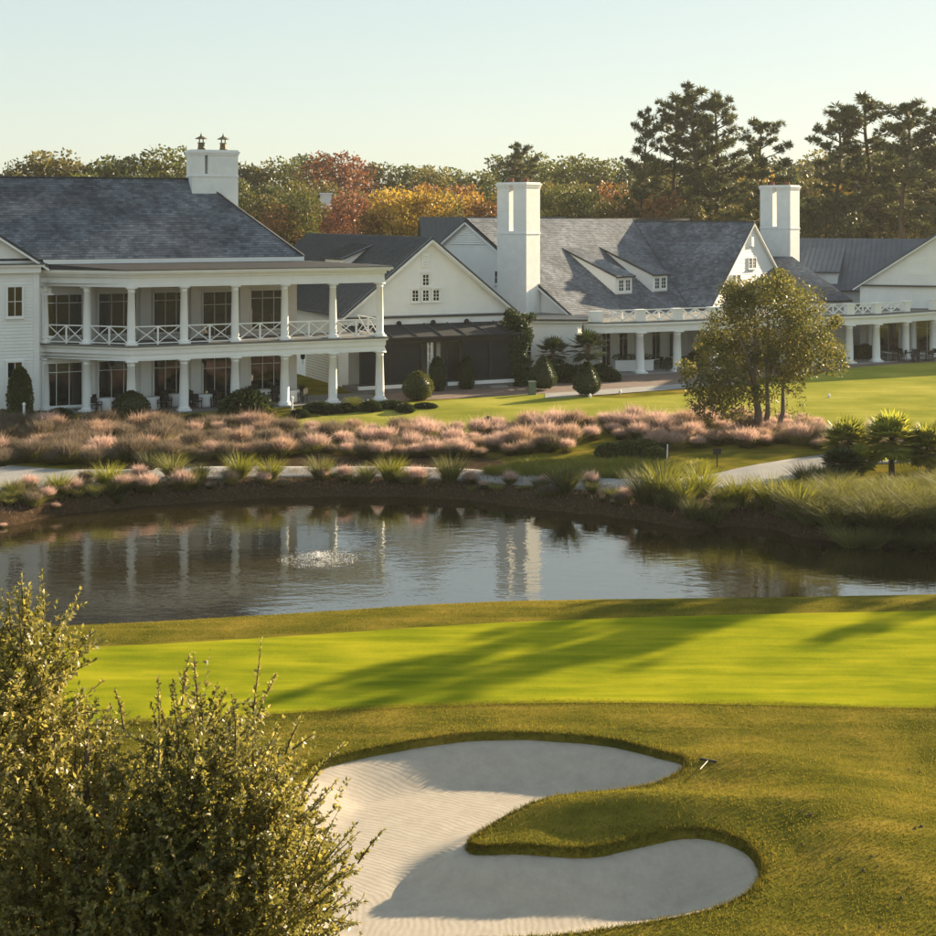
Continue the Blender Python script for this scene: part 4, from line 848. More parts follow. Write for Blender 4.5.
for px0, px1, r0, tops in ((757, 754, .25, [(735,330),(720,370),(755,300),(705,380)]), (763, 767, .17, [(780,320),(770,290),(762,340)]), (777, 783, .15, [(800,330),(815,350),(790,300)])):
    s0 = Vector(at_D(px0, 434, base.y)); s1 = Vector(at_D((px0+px1)/2+3, 412, base.y)); s2 = Vector(at_D(px1, 385, base.y)); mb.tube([s0-Vector((0,0,.3)), s0.lerp(s1,.4), s1, s2], [r0*1.3, r0, r0*.85, r0*.6], 9)
    for q in tops:
        e = Vector(at_D(q[0], q[1], base.y))+Vector((0, r.uniform(-1.2, 1.2), 0)); mb.tube([s2, s2.lerp(e, .5)+Vector((.1,0,.1)), e], [r0*.5, r0*.32, r0*.1], 6)
mb.build('trunk', M['barkgrey'], T, True)

# ------------------------------------------------------------------ foreground tree whose crown rises beside the viewpoint
r = np.random.default_rng(3); D0 = 12.0; parts = []; tw = MB(); FT = thing('near_tree', 'tall small-leaved evergreen tree rising in front of the bunker', 'tree', (-3.6, 12.4, -.35), 0)
ell = [(-18, 762, 62, 100, 1.0, 210), (14, 702, 30, 55, 0.5, 80), (-70, 872, 130, 150, 1.4, 330), (45, 802, 55, 60, 0.8, 130), (100, 882, 80, 80, 1.0, 240), (190, 807, 42, 80, 0.6, 130), (205, 882, 80, 85, 0.9, 270), (255, 837, 32, 50, 0.5, 70), (275, 917, 48, 62, 0.7, 140), (150, 962, 150, 90, 1.2, 420), (20, 962, 140, 90, 1.2, 380), (240, 992, 80, 70, 1.0, 190), (100, 1072, 220, 110, 1.4, 200)]
LP, LD, LN, LL = [], [], [], []
for cx, cy, rx, ry, dep, n in ell:
    for i in range(int(n*1.2)):
        d = unit(1, r)[0]; q = r.random()**.4
        p = np.array([((cx+d[0]*rx*q)-468)/F*D0, D0+.4+d[1]*dep*q, CAMZ-((cy-d[2]*ry*q)-HZ)/F*D0])
        dirv = np.array([d[0]*.5+.12, d[1]*.5-.1, .75+.35*d[2]])+r.normal(size=3)*.28; dirv /= np.linalg.norm(dirv); L = .24+.36*r.random()
        bend = r.normal(size=3)*.10; m_ = 34+int(26*r.random()); t = np.sort(r.random(m_))**.85; pts = p+dirv*(t*L)[:, None]+bend*(t*t*L)[:, None]
        ld = unit(m_, r)*.75+dirv*.55; ld /= np.linalg.norm(ld, axis=1, keepdims=True)
        LP.append(pts); LD.append(ld); LN.append(unit(m_, r)+np.array([.2, -.2, .6])); LL.append(.054*(1.15-.45*t)*(.5+.95*r.random(m_)))
        if i % 2 == 0: tw.tube([p, p+dirv*L*.5+bend*.25*L, p+dirv*L+bend*L], [.008, .005, .002], 4)
for px_, py_, dx, dy, L in ((168,752,.02,1,.72),(246,730,.12,1,.58),(258,715,.3,.9,.40),(305,790,.55,.8,.5),(325,850,.6,.7,.42),(205,690,-.1,1,.42),(15,628,.05,1,.36),(290,752,.8,.6,.30),(125,730,-.1,1,.38),(355,880,.5,.8,.35),(290,740,.3,1,.35),(240,745,.05,1,.55),(185,700,.12,1,.42)):
    p = np.array([(px_-468)/F*D0, D0+r.uniform(-.4,.4), CAMZ-(py_-HZ)/F*D0]); dirv = np.array([dx, 0, dy])/math.hypot(dx, dy); m_ = int(60*L/.5)+14; t = np.sort(r.random(m_)); bend = r.normal(size=3)*.08
    ld = unit(m_, r)*.7+dirv*.6; ld /= np.linalg.norm(ld, axis=1, keepdims=True); LP.append(p+dirv*(t*L)[:, None]+bend*(t*t*L)[:, None]); LD.append(ld); LN.append(unit(m_, r)); LL.append(.05*(1.15-.5*t)*(.7+.6*r.random(m_)))
    tw.tube([p, p+dirv*L*.5+bend*.25*L, p+dirv*L+bend*L], [.009, .006, .002], 4)
LL = np.concatenate(LL); V, f = leaf_quads(np.concatenate(LP), np.concatenate(LD), np.concatenate(LN), LL, LL*.5, .25); off = np.array(FT.location); V = V-off
link_mesh('crown', np_mesh('near_crown', V, f), M['f_near'], FT)
tw.v = [tuple(np.array(p)-off) for p in tw.v]; tw.build('twigs', M['bark'], FT); mb = MB()
mb.tube([(0,0,-.3),(.05,0,2),(.1,0,4.2),(.0,0,6)], [.26,.2,.17,.12], 10)
for e in ((-.9,.2,8.3),(.5,-.2,8.2),(1.3,.1,7.6),(-.2,.3,7.8),(1.0,-.3,7.0),(-1.3,-.2,7.2)): mb.tube([(.08,0,4.0),(e[0]*.5,e[1]*.5,5.6),(e[0],e[1],e[2]-.6),e], [.10,.07,.04,.012], 6)
mb.build('trunk', M['bark'], FT, True)

# ------------------------------------------------------------------ grasses
r = np.random.default_rng(21)
def two(name, *parts): return parts
def plume(r, n):
    d = unit(n, r); q = (r.random(n)**.4)[:, None]; P = d*q*np.array([.52, .52, .30]); P[:, 2] = np.abs(P[:, 2])*1.0+.34
    D = np.stack([P[:, 0]*.9+r.normal(size=n)*.32, P[:, 1]*.9+r.normal(size=n)*.32, np.full(n, 1.0)], 1); D /= np.linalg.norm(D, axis=1, keepdims=True)
    L = .16+.26*r.random(n); w = r.random(n) < .14; L[w] *= 1.9; P[w, 2] -= .08
    return blade_mesh(P, D, L, .010+.012*r.random(n), .35*r.random(n), 2, int(r.integers(1e6)))
MUH = []
for i in range(4): MUH.append((np_mesh('blades', *tuft(r, 420, .86, .6, .85, .016, .4, 3, .5)), np_mesh('plumes', *plume(r, 1000))))
CRD = [np_mesh('blades', *tuft(r, 420, .95, .5, .62, .022, .30, 3, .35)) for i in range(3)]
TALL = [np_mesh('blades', *tuft(r, 760, 1.85, .8, .60, .03, .42, 4, .5)) for i in range(3)]
lo = muhly_lo; ux = [-200,0,100,200,300,400,500,600,700,820,1000]; uy = [430,430,428,427,432,434,432,424,420,424,440]
pts = []
for k in range(9000):
    px_ = r.uniform(-60, 985); y0, y1 = np.interp(px_, ux, uy), np.interp(px_, lo[:,0], lo[:,1])
    if px_ > 818: y0, y1 = 440, 452
    py_ = r.uniform(y0, y1)
    if 575 < px_ < 650 and 440 < py_: continue
    if 330 > px_ > 110 and py_ < 427 and px_ > 200: continue
    if all((px_-a)**2/190+(py_-b_)**2/22 > 1 for a, b_ in pts): pts.append((px_, py_))
pts = pts[:285]
for px_, py_ in pts:
    pink = r.random() < np.interp(px_, [0,150,260,400,600], [.22,.30,.6,.78,.92]); b_, p_ = MUH[int(r.integers(4))]; s = .62+.6*r.random()**1.3
    if px_ < 200: s *= 1.12
    place('muhly_plant' if pink else 'fountain_plant', 'pink plumed grass clump in the bed between lawn and path' if pink else 'tan plumed grass clump in the bed between lawn and path', 'plumed plant',
          'pink plumed grasses in the bed' if pink else 'tan plumed grasses in the bed', gp(px_, py_), (s*1.1, s*1.1, s*(.9+.3*r.random())), r.random()*6.28, [('blades', b_, 'g_blade' if r.random() < .6 else 'g_cord'), ('plumes', p_, ('g_pink' if r.random() < .6 else 'g_blush') if pink else 'g_tan')])
for px_, py_, s, k in ((12,497,.8,'c'),(30,490,.8,'m'),(48,500,.7,'m'),(58,494,1.0,'c'),(75,493,.8,'m'),(95,497,.6,'c'),(108,486,1.1,'c'),(123,491,.9,'m'),(148,492,1.0,'m'),(172,478,1.15,'c'),(182,489,1.0,'m'),(200,479,.8,'d'),(240,478,1.2,'c'),(270,480,1.1,'c'),(265,484,.7,'m'),(320,479,1.1,'c'),(345,480,.8,'m'),(366,482,.9,'c'),(390,480,1.15,'c'),(418,483,.9,'m'),(450,482,1.25,'c'),(470,484,.7,'m'),(510,484,.7,'m'),(545,486,.6,'m'),(565,493,1.35,'d'),(590,486,.8,'m'),(592,494,.6,'d'),
                       (645,503,1.5,'d'),(664,500,1.6,'l'),(683,505,1.2,'l'),(700,497,1.4,'l'),(722,507,1.0,'l'),(740,505,1.3,'l'),(693,526,1.0,'d'),(712,527,.9,'d'),(668,521,.9,'d'),(772,519,1.5,'l'),(786,522,1.3,'l'),(798,515,1.4,'l'),(806,486,1.1,'d'),(822,484,1.0,'d'),
                       (28,512,.6,'d'),(64,508,.6,'d'),(150,470,.9,'d')):
    if k == 'm': b_, p_ = MUH[int(r.integers(4))]; pr_ = [('blades', b_, 'g_blade'), ('plumes', p_, 'g_pink')]; nm, lb, gr = 'muhly_plant', 'small pink plumed grass clump on the bank between path and pond', 'pink grasses on the pond bank'; s *= .8
    else:
        pr_ = [('blades', CRD[int(r.integers(3))], {'c':'g_lime' if r.random() < .5 else 'g_cord','d':'g_blade','l':'g_lime'}[k])]; nm = 'cord_plant'
        lb, gr = {'c': ('pale green upright grass clump on the bank between path and pond', 'pale green grasses on the pond bank'), 'd': ('dark green grass clump on the bank between path and pond', 'dark grasses on the pond bank'), 'l': ('bright yellow-green grass clump on the pond bank by the path bend', 'yellow-green grasses on the pond bank')}[k]
    place(nm, lb, 'plumed plant', gr, gp(px_, py_), (s*1.15, s*1.15, s*1.3), r.random()*6.28, pr_)
BKL = {'m': ('small pink plumed grass clump on the bank between path and pond', 'pink grasses on the pond bank'), 'c': ('pale green upright grass clump on the bank between path and pond', 'pale green grasses on the pond bank'), 'd': ('dark green grass clump on the bank between path and pond', 'dark grasses on the pond bank'), 't': ('small straw coloured grass clump on the bank between path and pond', 'straw grasses on the pond bank')}
for k in range(105):
    px_ = r.uniform(-15, 790) if k < 60 else r.uniform(-15, 240); ysh = np.interp(px_, [q[0] for q in shore_px], [q[1] for q in shore_px]); py_ = ysh-3-r.random()**.8*(26 if px_ < 240 else 17); s = .28+.5*r.random()**1.5; kd = r.choice(['m','c','d','t'], p=[.2,.3,.25,.25])
    if kd in 'mt': b_, p_ = MUH[int(r.integers(4))]; pr_ = [('blades', b_, 'g_blade' if kd == 'm' else 'g_cord'), ('plumes', p_, 'g_pink' if kd == 'm' else 'g_tan')]
    else: pr_ = [('blades', CRD[int(r.integers(3))], 'g_cord' if kd == 'c' else 'g_blade')]
    place('muhly_plant' if kd == 'm' else 'cord_plant', BKL[kd][0], 'plumed plant', BKL[kd][1], gp(px_, py_), (s*(.9+.5*r.random()), s, s*(.8+.5*r.random())), r.random()*6.28, pr_)
pts = []
for k in range(4000):
    px_ = r.uniform(800, 1010); py_ = r.uniform(np.interp(px_, [800,830,1010], [528,498,494]), np.interp(px_, [800,860,1010], [534,543,552]))
    if all((px_-a)**2/120+(py_-b_)**2/40 > 1 for a, b_ in pts): pts.append((px_, py_))
for px_, py_ in pts:
    s = .55+.32*r.random(); mt = r.choice(['g_cord','g_lime','g_cord','g_lime'] if py_ < 520 else ['g_cord','g_blade','g_blade','g_cord'])
    place('reed_plant', 'tall arching grass clump in the thicket at the right pond bank', 'plumed plant', 'tall grasses thick on the right pond bank', gp(px_, py_), (s*1.1, s*1.1, s), r.random()*6.28, [('blades', TALL[int(r.integers(3))], mt)]+([('plumes', MUH[int(r.integers(4))][1], 'g_tan')] if r.random() < .35 else []))
# low flowering ground cover in the island bed
V, f = [], []; pr_ = []
for k in range(520):
    px_ = r.uniform(488, 705); t = r.random(); y0 = np.interp(px_, [488,520,640,705], [474,465,463,466]); y1 = np.interp(px_, [488,520,640,705], [476,477,479,474]); p = gp(px_, y0+(y1-y0)*t)
    v, ff = tuft(r, 26, .55, .35, .6, .03, .3, 2, .5); pr_.append((v+np.array(p), ff))
o = link_mesh('ground_cover', np_mesh('ground_cover', *merge(pr_)), M['g_lime']); tag(o, 'low yellow-green ground cover in the island bed beside the path', 'ground cover', kind='stuff')
# litter and short grass on the dry pond bank, shaggy turf round the bunker
pr_ = []
n = 30000; px_ = r.uniform(-20, 960, n); x = np.interp(px_, [-20,960], [-26,26])*1.0; d = r.random(n)**.8*3.2; xx_ = r.uniform(-30, 30, n); yy_ = np.interp(xx_, SH[:,0], SH[:,1])+.25+d; kk = wob(xx_, yy_, 2.3, 6.0)+.5*r.normal(size=n) > .0; xx_, yy_ = xx_[kk], yy_[kk]; n = len(xx_); zz_ = terrain(xx_, yy_, hole=False)
a = r.random(n)*6.28; tl = .3+.8*r.random(n); Dv = np.stack([np.cos(a)*np.sin(tl), np.sin(a)*np.sin(tl), np.cos(tl)], 1)
o = link_mesh('bank_grass', np_mesh('bank_grass', *blade_mesh(np.stack([xx_, yy_, zz_], 1), Dv, .12+.30*r.random(n)**2, np.full(n, .022), .3*r.random(n), 2, 4)), M['g_tan']); tag(o, 'sparse dry grass on the pond bank', 'grass', kind='stuff')
GRP = np.array([on_plane(x_, y_, -.33) for x_, y_ in ((-120,662),(80,648),(300,636),(500,623),(780,614),(1150,606),(1600,604),(1600,714),(1150,712),(936,709),(780,706),(624,703),(500,704),(400,708),(300,713),(150,722),(20,722),(-120,690))])
n = 400000; yy_ = 22+(r.random(n)**1.15)*26; xx_ = (r.random(n)*2-1)*yy_*.44; sdv = poly_sd(BK, xx_, yy_); k = (sdv > -.04)
k &= ~((yy_ > 36) & (poly_sd(GRP, xx_, yy_) < .05)); k &= yy_ < np.interp(xx_, CR[:,0], CR[:,1])+.5
xx_, yy_, sdv = xx_[k], yy_[k], sdv[k]; zz_ = terrain(xx_, yy_, sdv); n = len(xx_)
a = r.random(n)*6.28; tl = .25+.75*r.random(n); Dv = np.stack([np.cos(a)*np.sin(tl)-.25, np.sin(a)*np.sin(tl)-.1, np.cos(tl)], 1); Dv /= np.linalg.norm(Dv, axis=1, keepdims=True)
Ls = (.028+.035*r.random(n))*(1+1.3*sstep(.6, 0, sdv)*r.random(n)); side = np.cross(Dv, np.array([0.,0,1])); side /= np.linalg.norm(side, axis=1, keepdims=True)+1e-6; side *= (.007+.006*r.random(n))[:, None]
P = np.stack([xx_, yy_, zz_-.004], 1); V = np.stack([P-side, P+side, P+Dv*Ls[:, None]], 1).reshape(-1, 3)
o = link_mesh('rough_grass', np_mesh('rough_grass', V, np.arange(n*3).reshape(-1, 3)), M['g_rough']); tag(o, 'short olive brown rough grass round the bunker', 'grass', kind='stuff')

def edge_grass(name, label, x, y, z, lmin, lmax, mat, toward=None):
    n = len(x); a = r.random(n)*6.28; tl = .3+.9*r.random(n); Dv = np.stack([np.cos(a)*np.sin(tl), np.sin(a)*np.sin(tl), np.cos(tl)], 1); Ls = lmin+(lmax-lmin)*r.random(n)**1.6
    o = link_mesh(name, np_mesh(name, *blade_mesh(np.stack([x, y, z-.004], 1), Dv, Ls, np.full(n, .011), .5*r.random(n), 2, 9)), M[mat]); tag(o, label, 'grass', kind='stuff')
n = 26000; i = r.integers(0, len(BK), n); t = r.random(n)[:, None]; q = BK[i]*(1-t)+BK[(i+1) % len(BK)]*t+r.normal(size=(n, 2))*.05; sdv = poly_sd(BK, q[:,0], q[:,1]); k = (sdv > -.07)&(sdv < .2); q = q[k]; sdv = sdv[k]
edge_grass('lip_grass', 'ragged longer grass hanging over the bunker lip', q[:,0], q[:,1], terrain(q[:,0], q[:,1], sdv), .03, .13, 'g_rough')
ge = np.array([on_plane(x_, y_, -.33) for x_, y_ in ((20,722),(80,724),(150,722),(300,713),(400,708),(500,704),(624,703),(780,706),(936,709),(1000,710))]); n = 26000; u = r.random(n)*(len(ge)-1); i = np.minimum(u.astype(int), len(ge)-2); t = (u-i)[:, None]; q = ge[i]*(1-t)+ge[i+1]*t; q[:,1] += r.normal(size=n)*.14
edge_grass('collar_grass', 'slightly longer collar grass along the edge of the putting green', q[:,0], q[:,1], terrain(q[:,0], q[:,1])+.01, .02, .06, 'g_rough')
# ------------------------------------------------------------------ shrubs, palms and clipped topiary
def shrub_mesh(r, prof, n, size):
    """leafy shell over a profile list (radius, height); returns leaves and a dark inner mass"""
    prof = np.array(prof); t = r.random(n)*(len(prof)-1); i = np.minimum(t.astype(int), len(prof)-2); u = (t-i)[:, None]; q = prof[i]*(1-u)+prof[i+1]*u
    a = r.random(n)*6.28; rad = q[:,0]*(.88+.2*r.random(n)); P = np.stack([np.cos(a)*rad, np.sin(a)*rad, q[:,1]+r.normal(size=n)*.03], 1)
    out = np.stack([np.cos(a), np.sin(a), .35*np.ones(n)], 1)+unit(n, r)*.8; out /= np.linalg.norm(out, axis=1, keepdims=True); s = size*(.6+.8*r.random(n))
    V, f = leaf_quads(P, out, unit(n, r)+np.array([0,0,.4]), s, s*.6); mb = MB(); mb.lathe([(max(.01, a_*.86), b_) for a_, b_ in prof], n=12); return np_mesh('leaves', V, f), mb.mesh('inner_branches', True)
r = np.random.default_rng(31)
BALL = shrub_mesh(r, [(.25,.0),(.75,.25),(.95,.7),(.90,1.1),(.62,1.5),(.2,1.72),(.02,1.78)], 3600, .11)
CONE = shrub_mesh(r, [(.35,.12),(.85,.5),(.88,.9),(.62,1.5),(.30,2.0),(.03,2.3)], 3600, .11)
COLM = shrub_mesh(r, [(.4,.0),(.58,.5),(.6,1.2),(.48,1.9),(.25,2.4),(.03,2.6)], 3600, .12)
MND = [shrub_mesh(r, [(.8,.0),(1.0,.2),(.96,.45),(.72,.7),(.35,.86),(.02,.92)], 3000, .2) for i in range(2)]
def shrub(name, label, group, px_, py_, ms, scale, mt='f_shrub', z=None):
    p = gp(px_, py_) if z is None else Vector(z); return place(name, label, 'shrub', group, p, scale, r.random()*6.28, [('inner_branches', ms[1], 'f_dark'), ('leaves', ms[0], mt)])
shrub('ball_topiary', 'round clipped shrub in front of the dark screened porch', None, 418, 400, BALL, 1.0, 'f_green')
for px_, py_ in ((437,391),(466,389)): shrub('column_shrub', 'narrow dark upright shrub against the dark screened porch', 'upright shrubs at the screened porch', px_, py_, COLM, .88, 'f_dark')
shrub('cone_topiary', 'pointed clipped shrub on a short stem beside the small walkway', None, 587, 396, CONE, .98); shrub('cone_topiary', 'pointed clipped shrub beside the green utility box', None, 543, 390, CONE, 1.0)
shrub('tall_shrub', 'tall loose shrub against the blank white wall of the pavilion', None, 20, 419, COLM, (1.15,1.0,1.15), 'f_green')
shrub('round_shrub', 'big dark round shrub at the bent corner of the porch', None, 131, 421, BALL, (1.05,1.05,.95)); shrub('round_shrub', 'dark spreading shrub in front of the porch glass door', None, 246, 416, MND[0], (1.5,1.2,1.5))
for px_, py_, s in ((60,419,.8),(95,420,.75),(165,420,.7),(195,421,.7),(220,420,.75),(5,421,.9),(38,420,.7),(265,418,.8),(300,416,.7),(320,412,.8),(345,412,.7),(370,411,.8),(392,408,.8),(405,412,.6),(425,408,.6)):
    shrub('low_shrub', 'low green shrub in the planting along the front of the porch', 'low shrubs along the porch front', px_, py_, MND[int(r.integers(2))], (s*(.8+.5*r.random()), s*(.7+.3*r.random()), s*(.5+.35*r.random())), r.choice(['f_shrub','f_green']))
for px_, py_, s in ((565,382,1.0),(580,381,.9),(600,380,.9),(530,384,.9),(610,381,.7)): shrub('hedge_shrub', 'dark hedge shrub below the small palms', 'hedge below the small palms', px_, py_, MND[int(r.integers(2))], (s*1.1, s, s*1.2))
for px_, py_, s in ((700,366,1.0),(865,358,.9),(858,359,.8),(800,360,.9)): shrub('terrace_shrub', 'dark clipped shrub standing between the porch columns', 'shrubs on the colonnade terrace', px_, py_, MND[int(r.integers(2))], (s, s, s*1.2))
for px_, py_, s in ((610,456,.7),(628,455,.8),(645,454,.8),(655,458,.6)): shrub('bed_shrub', 'dull green mound shrub in the pink grass bed by the path', 'mound shrubs in the bed by the path', px_, py_, MND[int(r.integers(2))], (s, s, s*.9), 'f_green')
shrub('lawn_shrub', 'dark round shrub alone at the edge of the lawn', None, 488, 432, BALL, .48)
# fan palms
def fan_palm(r, trunk_h, nf, R, fan):
    mb = MB(); mb.tube([(0,0,-.2),(.03,.02,trunk_h*.5),(0,0,trunk_h)], [.16,.13,.15], 8); parts = []
    for i in range(nf):
        a = i*2.39996+r.random()*.3; el = math.radians(80-125*((i+.5)/nf)); pl_ = R*(.45+.2*r.random()); d = np.array([math.cos(a)*math.cos(el), math.sin(a)*math.cos(el), math.sin(el)]); s = np.array([0,0,trunk_h-.02]); e = s+d*pl_
        mb.tube([Vector(s), Vector(e)], [.014, .009], 4); side = np.cross(d, [0,0,1.0]); side = side/(np.linalg.norm(side)+1e-6); upv = np.cross(side, d); n = 17; ph = np.linspace(-1.9, 1.9, n)
        dirs = np.cos(ph)[:,None]*d+np.sin(ph)[:,None]*side+np.array([0,0,-.12]); L = fan*R*(.8+.25*np.cos(ph*.7))*(.9+.2*r.random(n)); P = np.repeat(e[None], n, 0)
        V, f = leaf_quads(P, dirs/np.linalg.norm(dirs, axis=1, keepdims=True), np.repeat(upv[None], n, 0)+unit(n, r)*.25, L, L*.2, -.12); parts.append((V, f))
    V, f = merge(parts); return mb.mesh('trunk', True), np_mesh('fronds', V, f)
FP = [fan_palm(r, 1.25, 54, 1.2, .66), fan_palm(r, 1.5, 56, 1.25, .64)]; SP = fan_palm(r, 2.0, 30, 1.35, .5)
for px_, py_, k, s, lb in ((848,470,0,1.0,'bushy fan palm where the path meets the pink grasses'),(892,474,1,1.05,'fan palm with tall bare trunk behind the bank thicket, middle of three'),(928,474,0,.95,'low fan palm right of its two neighbours above the bank thicket')):
    place('fan_palm', lb, 'palm', 'fan palms above the right bank', gp(px_, py_), s, r.random()*6.28, [('trunk', FP[k][0], 'bark'), ('fronds', FP[k][1], 'f_palm')])
place('palmetto', 'low palmetto tuft at the foot of the bushy fan palm', 'palm', None, gp(842, 478), (.8,.8,.55), .3, [('trunk', FP[0][0], 'bark'), ('fronds', FP[0][1], 'f_shrub')])
place('palmetto', 'low palmetto tuft between the fan palms', 'palm', None, gp(862, 476), (.6,.6,.6), 1.3, [('trunk', FP[0][0], 'bark'), ('fronds', FP[0][1], 'f_palm')])
for px_, py_, lb in ((553,381,'small palm before the white low wing, beside the window'),(588,381,'small palm at the corner of the white low wing and the porch')):
    place('windmill_palm', lb, 'palm', 'small palms by the low wing', gp(px_, py_), 1.0 if px_ < 560 else 1.15, r.random()*6.28, [('trunk', SP[0], 'bark'), ('fronds', SP[1], 'f_shrub')])
# sago palm
parts = []
for i in range(34):
    a = i*2.39996; el = 1.25-1.0*(i/34); L = 1.2; t = np.linspace(.08, 1, 30); pos = np.stack([np.cos(a)*math.cos(el)*L*t, np.sin(a)*math.cos(el)*L*t, .35+math.sin(el)*L*t-.5*L*t*t], 1)
    sd_ = np.array([-math.sin(a), math.cos(a), .15]); fw_ = np.array([math.cos(a)*.5, math.sin(a)*.5, .1])
    for s in (-1, 1):
        d = s*sd_+fw_; d = np.repeat((d/np.linalg.norm(d))[None], 30, 0); parts.append(leaf_quads(pos, d, np.repeat([[0,0,1.0]], 30, 0), .22*np.sin(np.pi*t*.9+.2), np.full(30, .035), 0))
mb = MB(); mb.lathe([(.16,-.1),(.2,.2),(.15,.42)], n=8); place('sago_palm', 'spiky feather-leaved sago palm by the right end of the porch', 'palm', None, gp(352, 411), 1.0, 0, [('trunk', mb.mesh('trunk'), 'bark'), ('fronds', np_mesh('fronds', *merge(parts)), 'f_palm')])
# climbing vine on the corner of the screened porch
def Bw(x, y, z): v = Matrix.Translation(Vector((-2.7,106,0))) @ Matrix.Rotation(RA, 4, 'Z') @ Vector((x,y,z)); return v
vt = thing('climbing_vine', 'thick dark vine climbing the right corner of the screened porch', 'vine', Bw(5.6,PB-.2,0), RA); parts = []
for i in range(46):
    z = r.random()*5.0; parts.append(clump_leaves((r.normal()*.26-.12+(.15 if z > 3 else 0)-.5*max(0, z-3.9), r.normal()*.18+(.5 if z > 3.6 else 0), z), .42, 230, .18, r, 1.0, .4))
for i in range(10): parts.append(clump_leaves((-1.2+2.6*r.random(), .3+1.6*r.random(), 4.3+.5*r.random()), .35, 160, .18, r))
link_mesh('leaves', np_mesh('leaves', *merge(parts)), M['f_shrub'], vt); mb = MB(); mb.tube([(0,0,-.2),(.1,.05,2),(0,.2,4.6)], [.06,.05,.03], 6); mb.build('stem', M['bark'], vt)

# ------------------------------------------------------------------ furniture and small things
def chair_meshes():
    out = []; mb = MB(); mb.box(-.24,.24,-.24,.24,.42,.47); out.append(('seat', mb.mesh('seat'))); mb = MB()
    mb.box(-.24,.24,.21,.25,.55,.92)
    out.append(('backrest', mb.mesh('backrest'))); mb = MB(); mb.box(-.02,.02,-.02,.02,0,.42); lg = mb.mesh('leg'); mb = MB(); mb.box(-.26,-.22,-.2,.24,.60,.64); mb.box(-.258,-.222,-.218,-.18,.42,.61); out.append(('armrest', mb.mesh('armrest'))); mb = MB(); mb.box(.22,.26,-.2,.24,.60,.64); mb.box(.222,.258,-.218,-.18,.42,.61); out.append(('armrest', mb.mesh('armrest'))); return out, lg
CHR, LEG = chair_meshes()
mb = MB(); mb.lathe([(.50,0),(.56,.10),(.50,.5),(.52,.72),(.51,.75),(.02,.755)], n=22); TCL = mb.mesh('cloth', True)
for i, v_ in enumerate(TCL.vertices):
    if v_.co.z < .6: k = 1+.07*math.sin(i % 22*math.pi*2*4/22); v_.co.x *= k; v_.co.y *= k
def chair(loc, rz, label, group):
    t = thing('dining_chair', label, 'chair', loc, rz, group)
    for nm, me_ in CHR: part_copy(nm, me_, M['black'], t)
    for sx in (-.2,.2):
        for sy in (-.2,.2): o = part_copy('leg', LEG, M['black'], t); o.location = (sx, sy, 0)
def Aw(x, y, z): return Matrix.Translation(Vector((-20.2,90,0))) @ Matrix.Rotation(RA, 4, 'Z') @ Vector((x,y,z))
mb = MB(); mb.tube([(0,0,0),(0,0,.7)], [.05,.05], 8); mb.lathe([(.3,0),(.3,.03),(.05,.08)], n=12); TLEG = mb.mesh('pedestal')
for x, y in ((-1.0,2.3),(1.6,1.7),(3.4,2.6),(4.9,1.6),(7.4,1.8),(9.0,2.6),(10.6,1.6)):
    t = thing('dining_table', 'round dining table under a white cloth on the ground floor porch', 'table', Aw(x,y,.06), RA, 'cloth-covered porch tables'); part_copy('tablecloth', TCL, M['cloth'], t); part_copy('pedestal', TLEG, M['black'], t)
    for k in range(4): a = k*math.pi/2+.5+.3*r.random(); chair(Aw(x+.85*math.sin(a), y-.85*math.cos(a), .06), RA+a+math.pi, 'dark chair drawn up to a cloth-covered porch table', 'dark chairs at the porch tables')
for px_, py_ in ((893,361),(912,362),(926,361)):
    p = gp(px_, py_); z0 = max(p.z, .05); t = thing('patio_table', 'dark round table on the terrace by the right pavilion', 'table', (p.x, p.y, z0), 0, 'dark terrace tables'); mb = MB(); mb.lathe([(.02,.70),(.5,.70),(.5,.74),(.02,.745)], n=16); mb.build('tabletop', M['black'], t); part_copy('pedestal', TLEG, M['black'], t)
    for k in range(3): a = k*2.1+r.random(); chair((p.x+.85*math.sin(a), p.y-.85*math.cos(a), z0), a+math.pi, 'dark chair at the terrace tables by the right pavilion', 'dark chairs on the right terrace')
for px_, py_ in ((664,369),(669,370),(712,368)):
    p = gp(px_, py_); chair((p.x, p.y, .05), r.random()*6, 'dark chair under the balcony near the columns', 'dark chairs under the balcony')
# planter, cabinet, bollards, rake, signs, markers, fountain
p = gp(636, 372); t = thing('planter_box', 'long white planter box with clipped green hedge behind the porch columns', 'planter', (p.x-.15, p.y+.7, .05), .25); mb = MB(); mb.box(-1.55,1.55,-.35,.35,0,.75); mb.box(-1.6,1.6,-.4,.4,.75,.82); mb.build('box', M['white'], t)
parts = [clump_leaves((x_, 0, 1.0), .38, 200, .10, r) for x_ in np.linspace(-1.3,1.3,7)]; link_mesh('hedge', np_mesh('hedge', *merge(parts)), M['f_shrub'], t)
p = gp(531, 392); p = gp(532, 396); t = thing('utility_cabinet', 'small green utility cabinet at the edge of the lawn', 'cabinet', gp(532, 395), .2); mb = MB(); mb.box(-.22,.22,-.2,.2,-.1,.85); mb.build('box', M['greenbox'], t); mb = MB(); mb.box(-.25,.25,-.23,.23,.852,.92); mb.build('lid', M['greenbox'], t)
def bollard(px_, py_, lb, h=1.0):
    t = thing('path_light', lb, 'light', gp(px_, py_), 0); mb = MB(); mb.box(-.06,.06,-.06,.06,-.1,h); mb.build('post', M['white'], t); mb = MB(); mb.box(-.09,.09,-.09,.09,h,h+.05); mb.lathe([(.1,h+.05),(.02,h+.14)], n=8); mb.build('cap', M['white'], t)
bollard(24, 421, 'white garden light post beside the tall shrub at the white wall', .95); bollard(292, 413, 'white garden light post beside the porch column', .9)
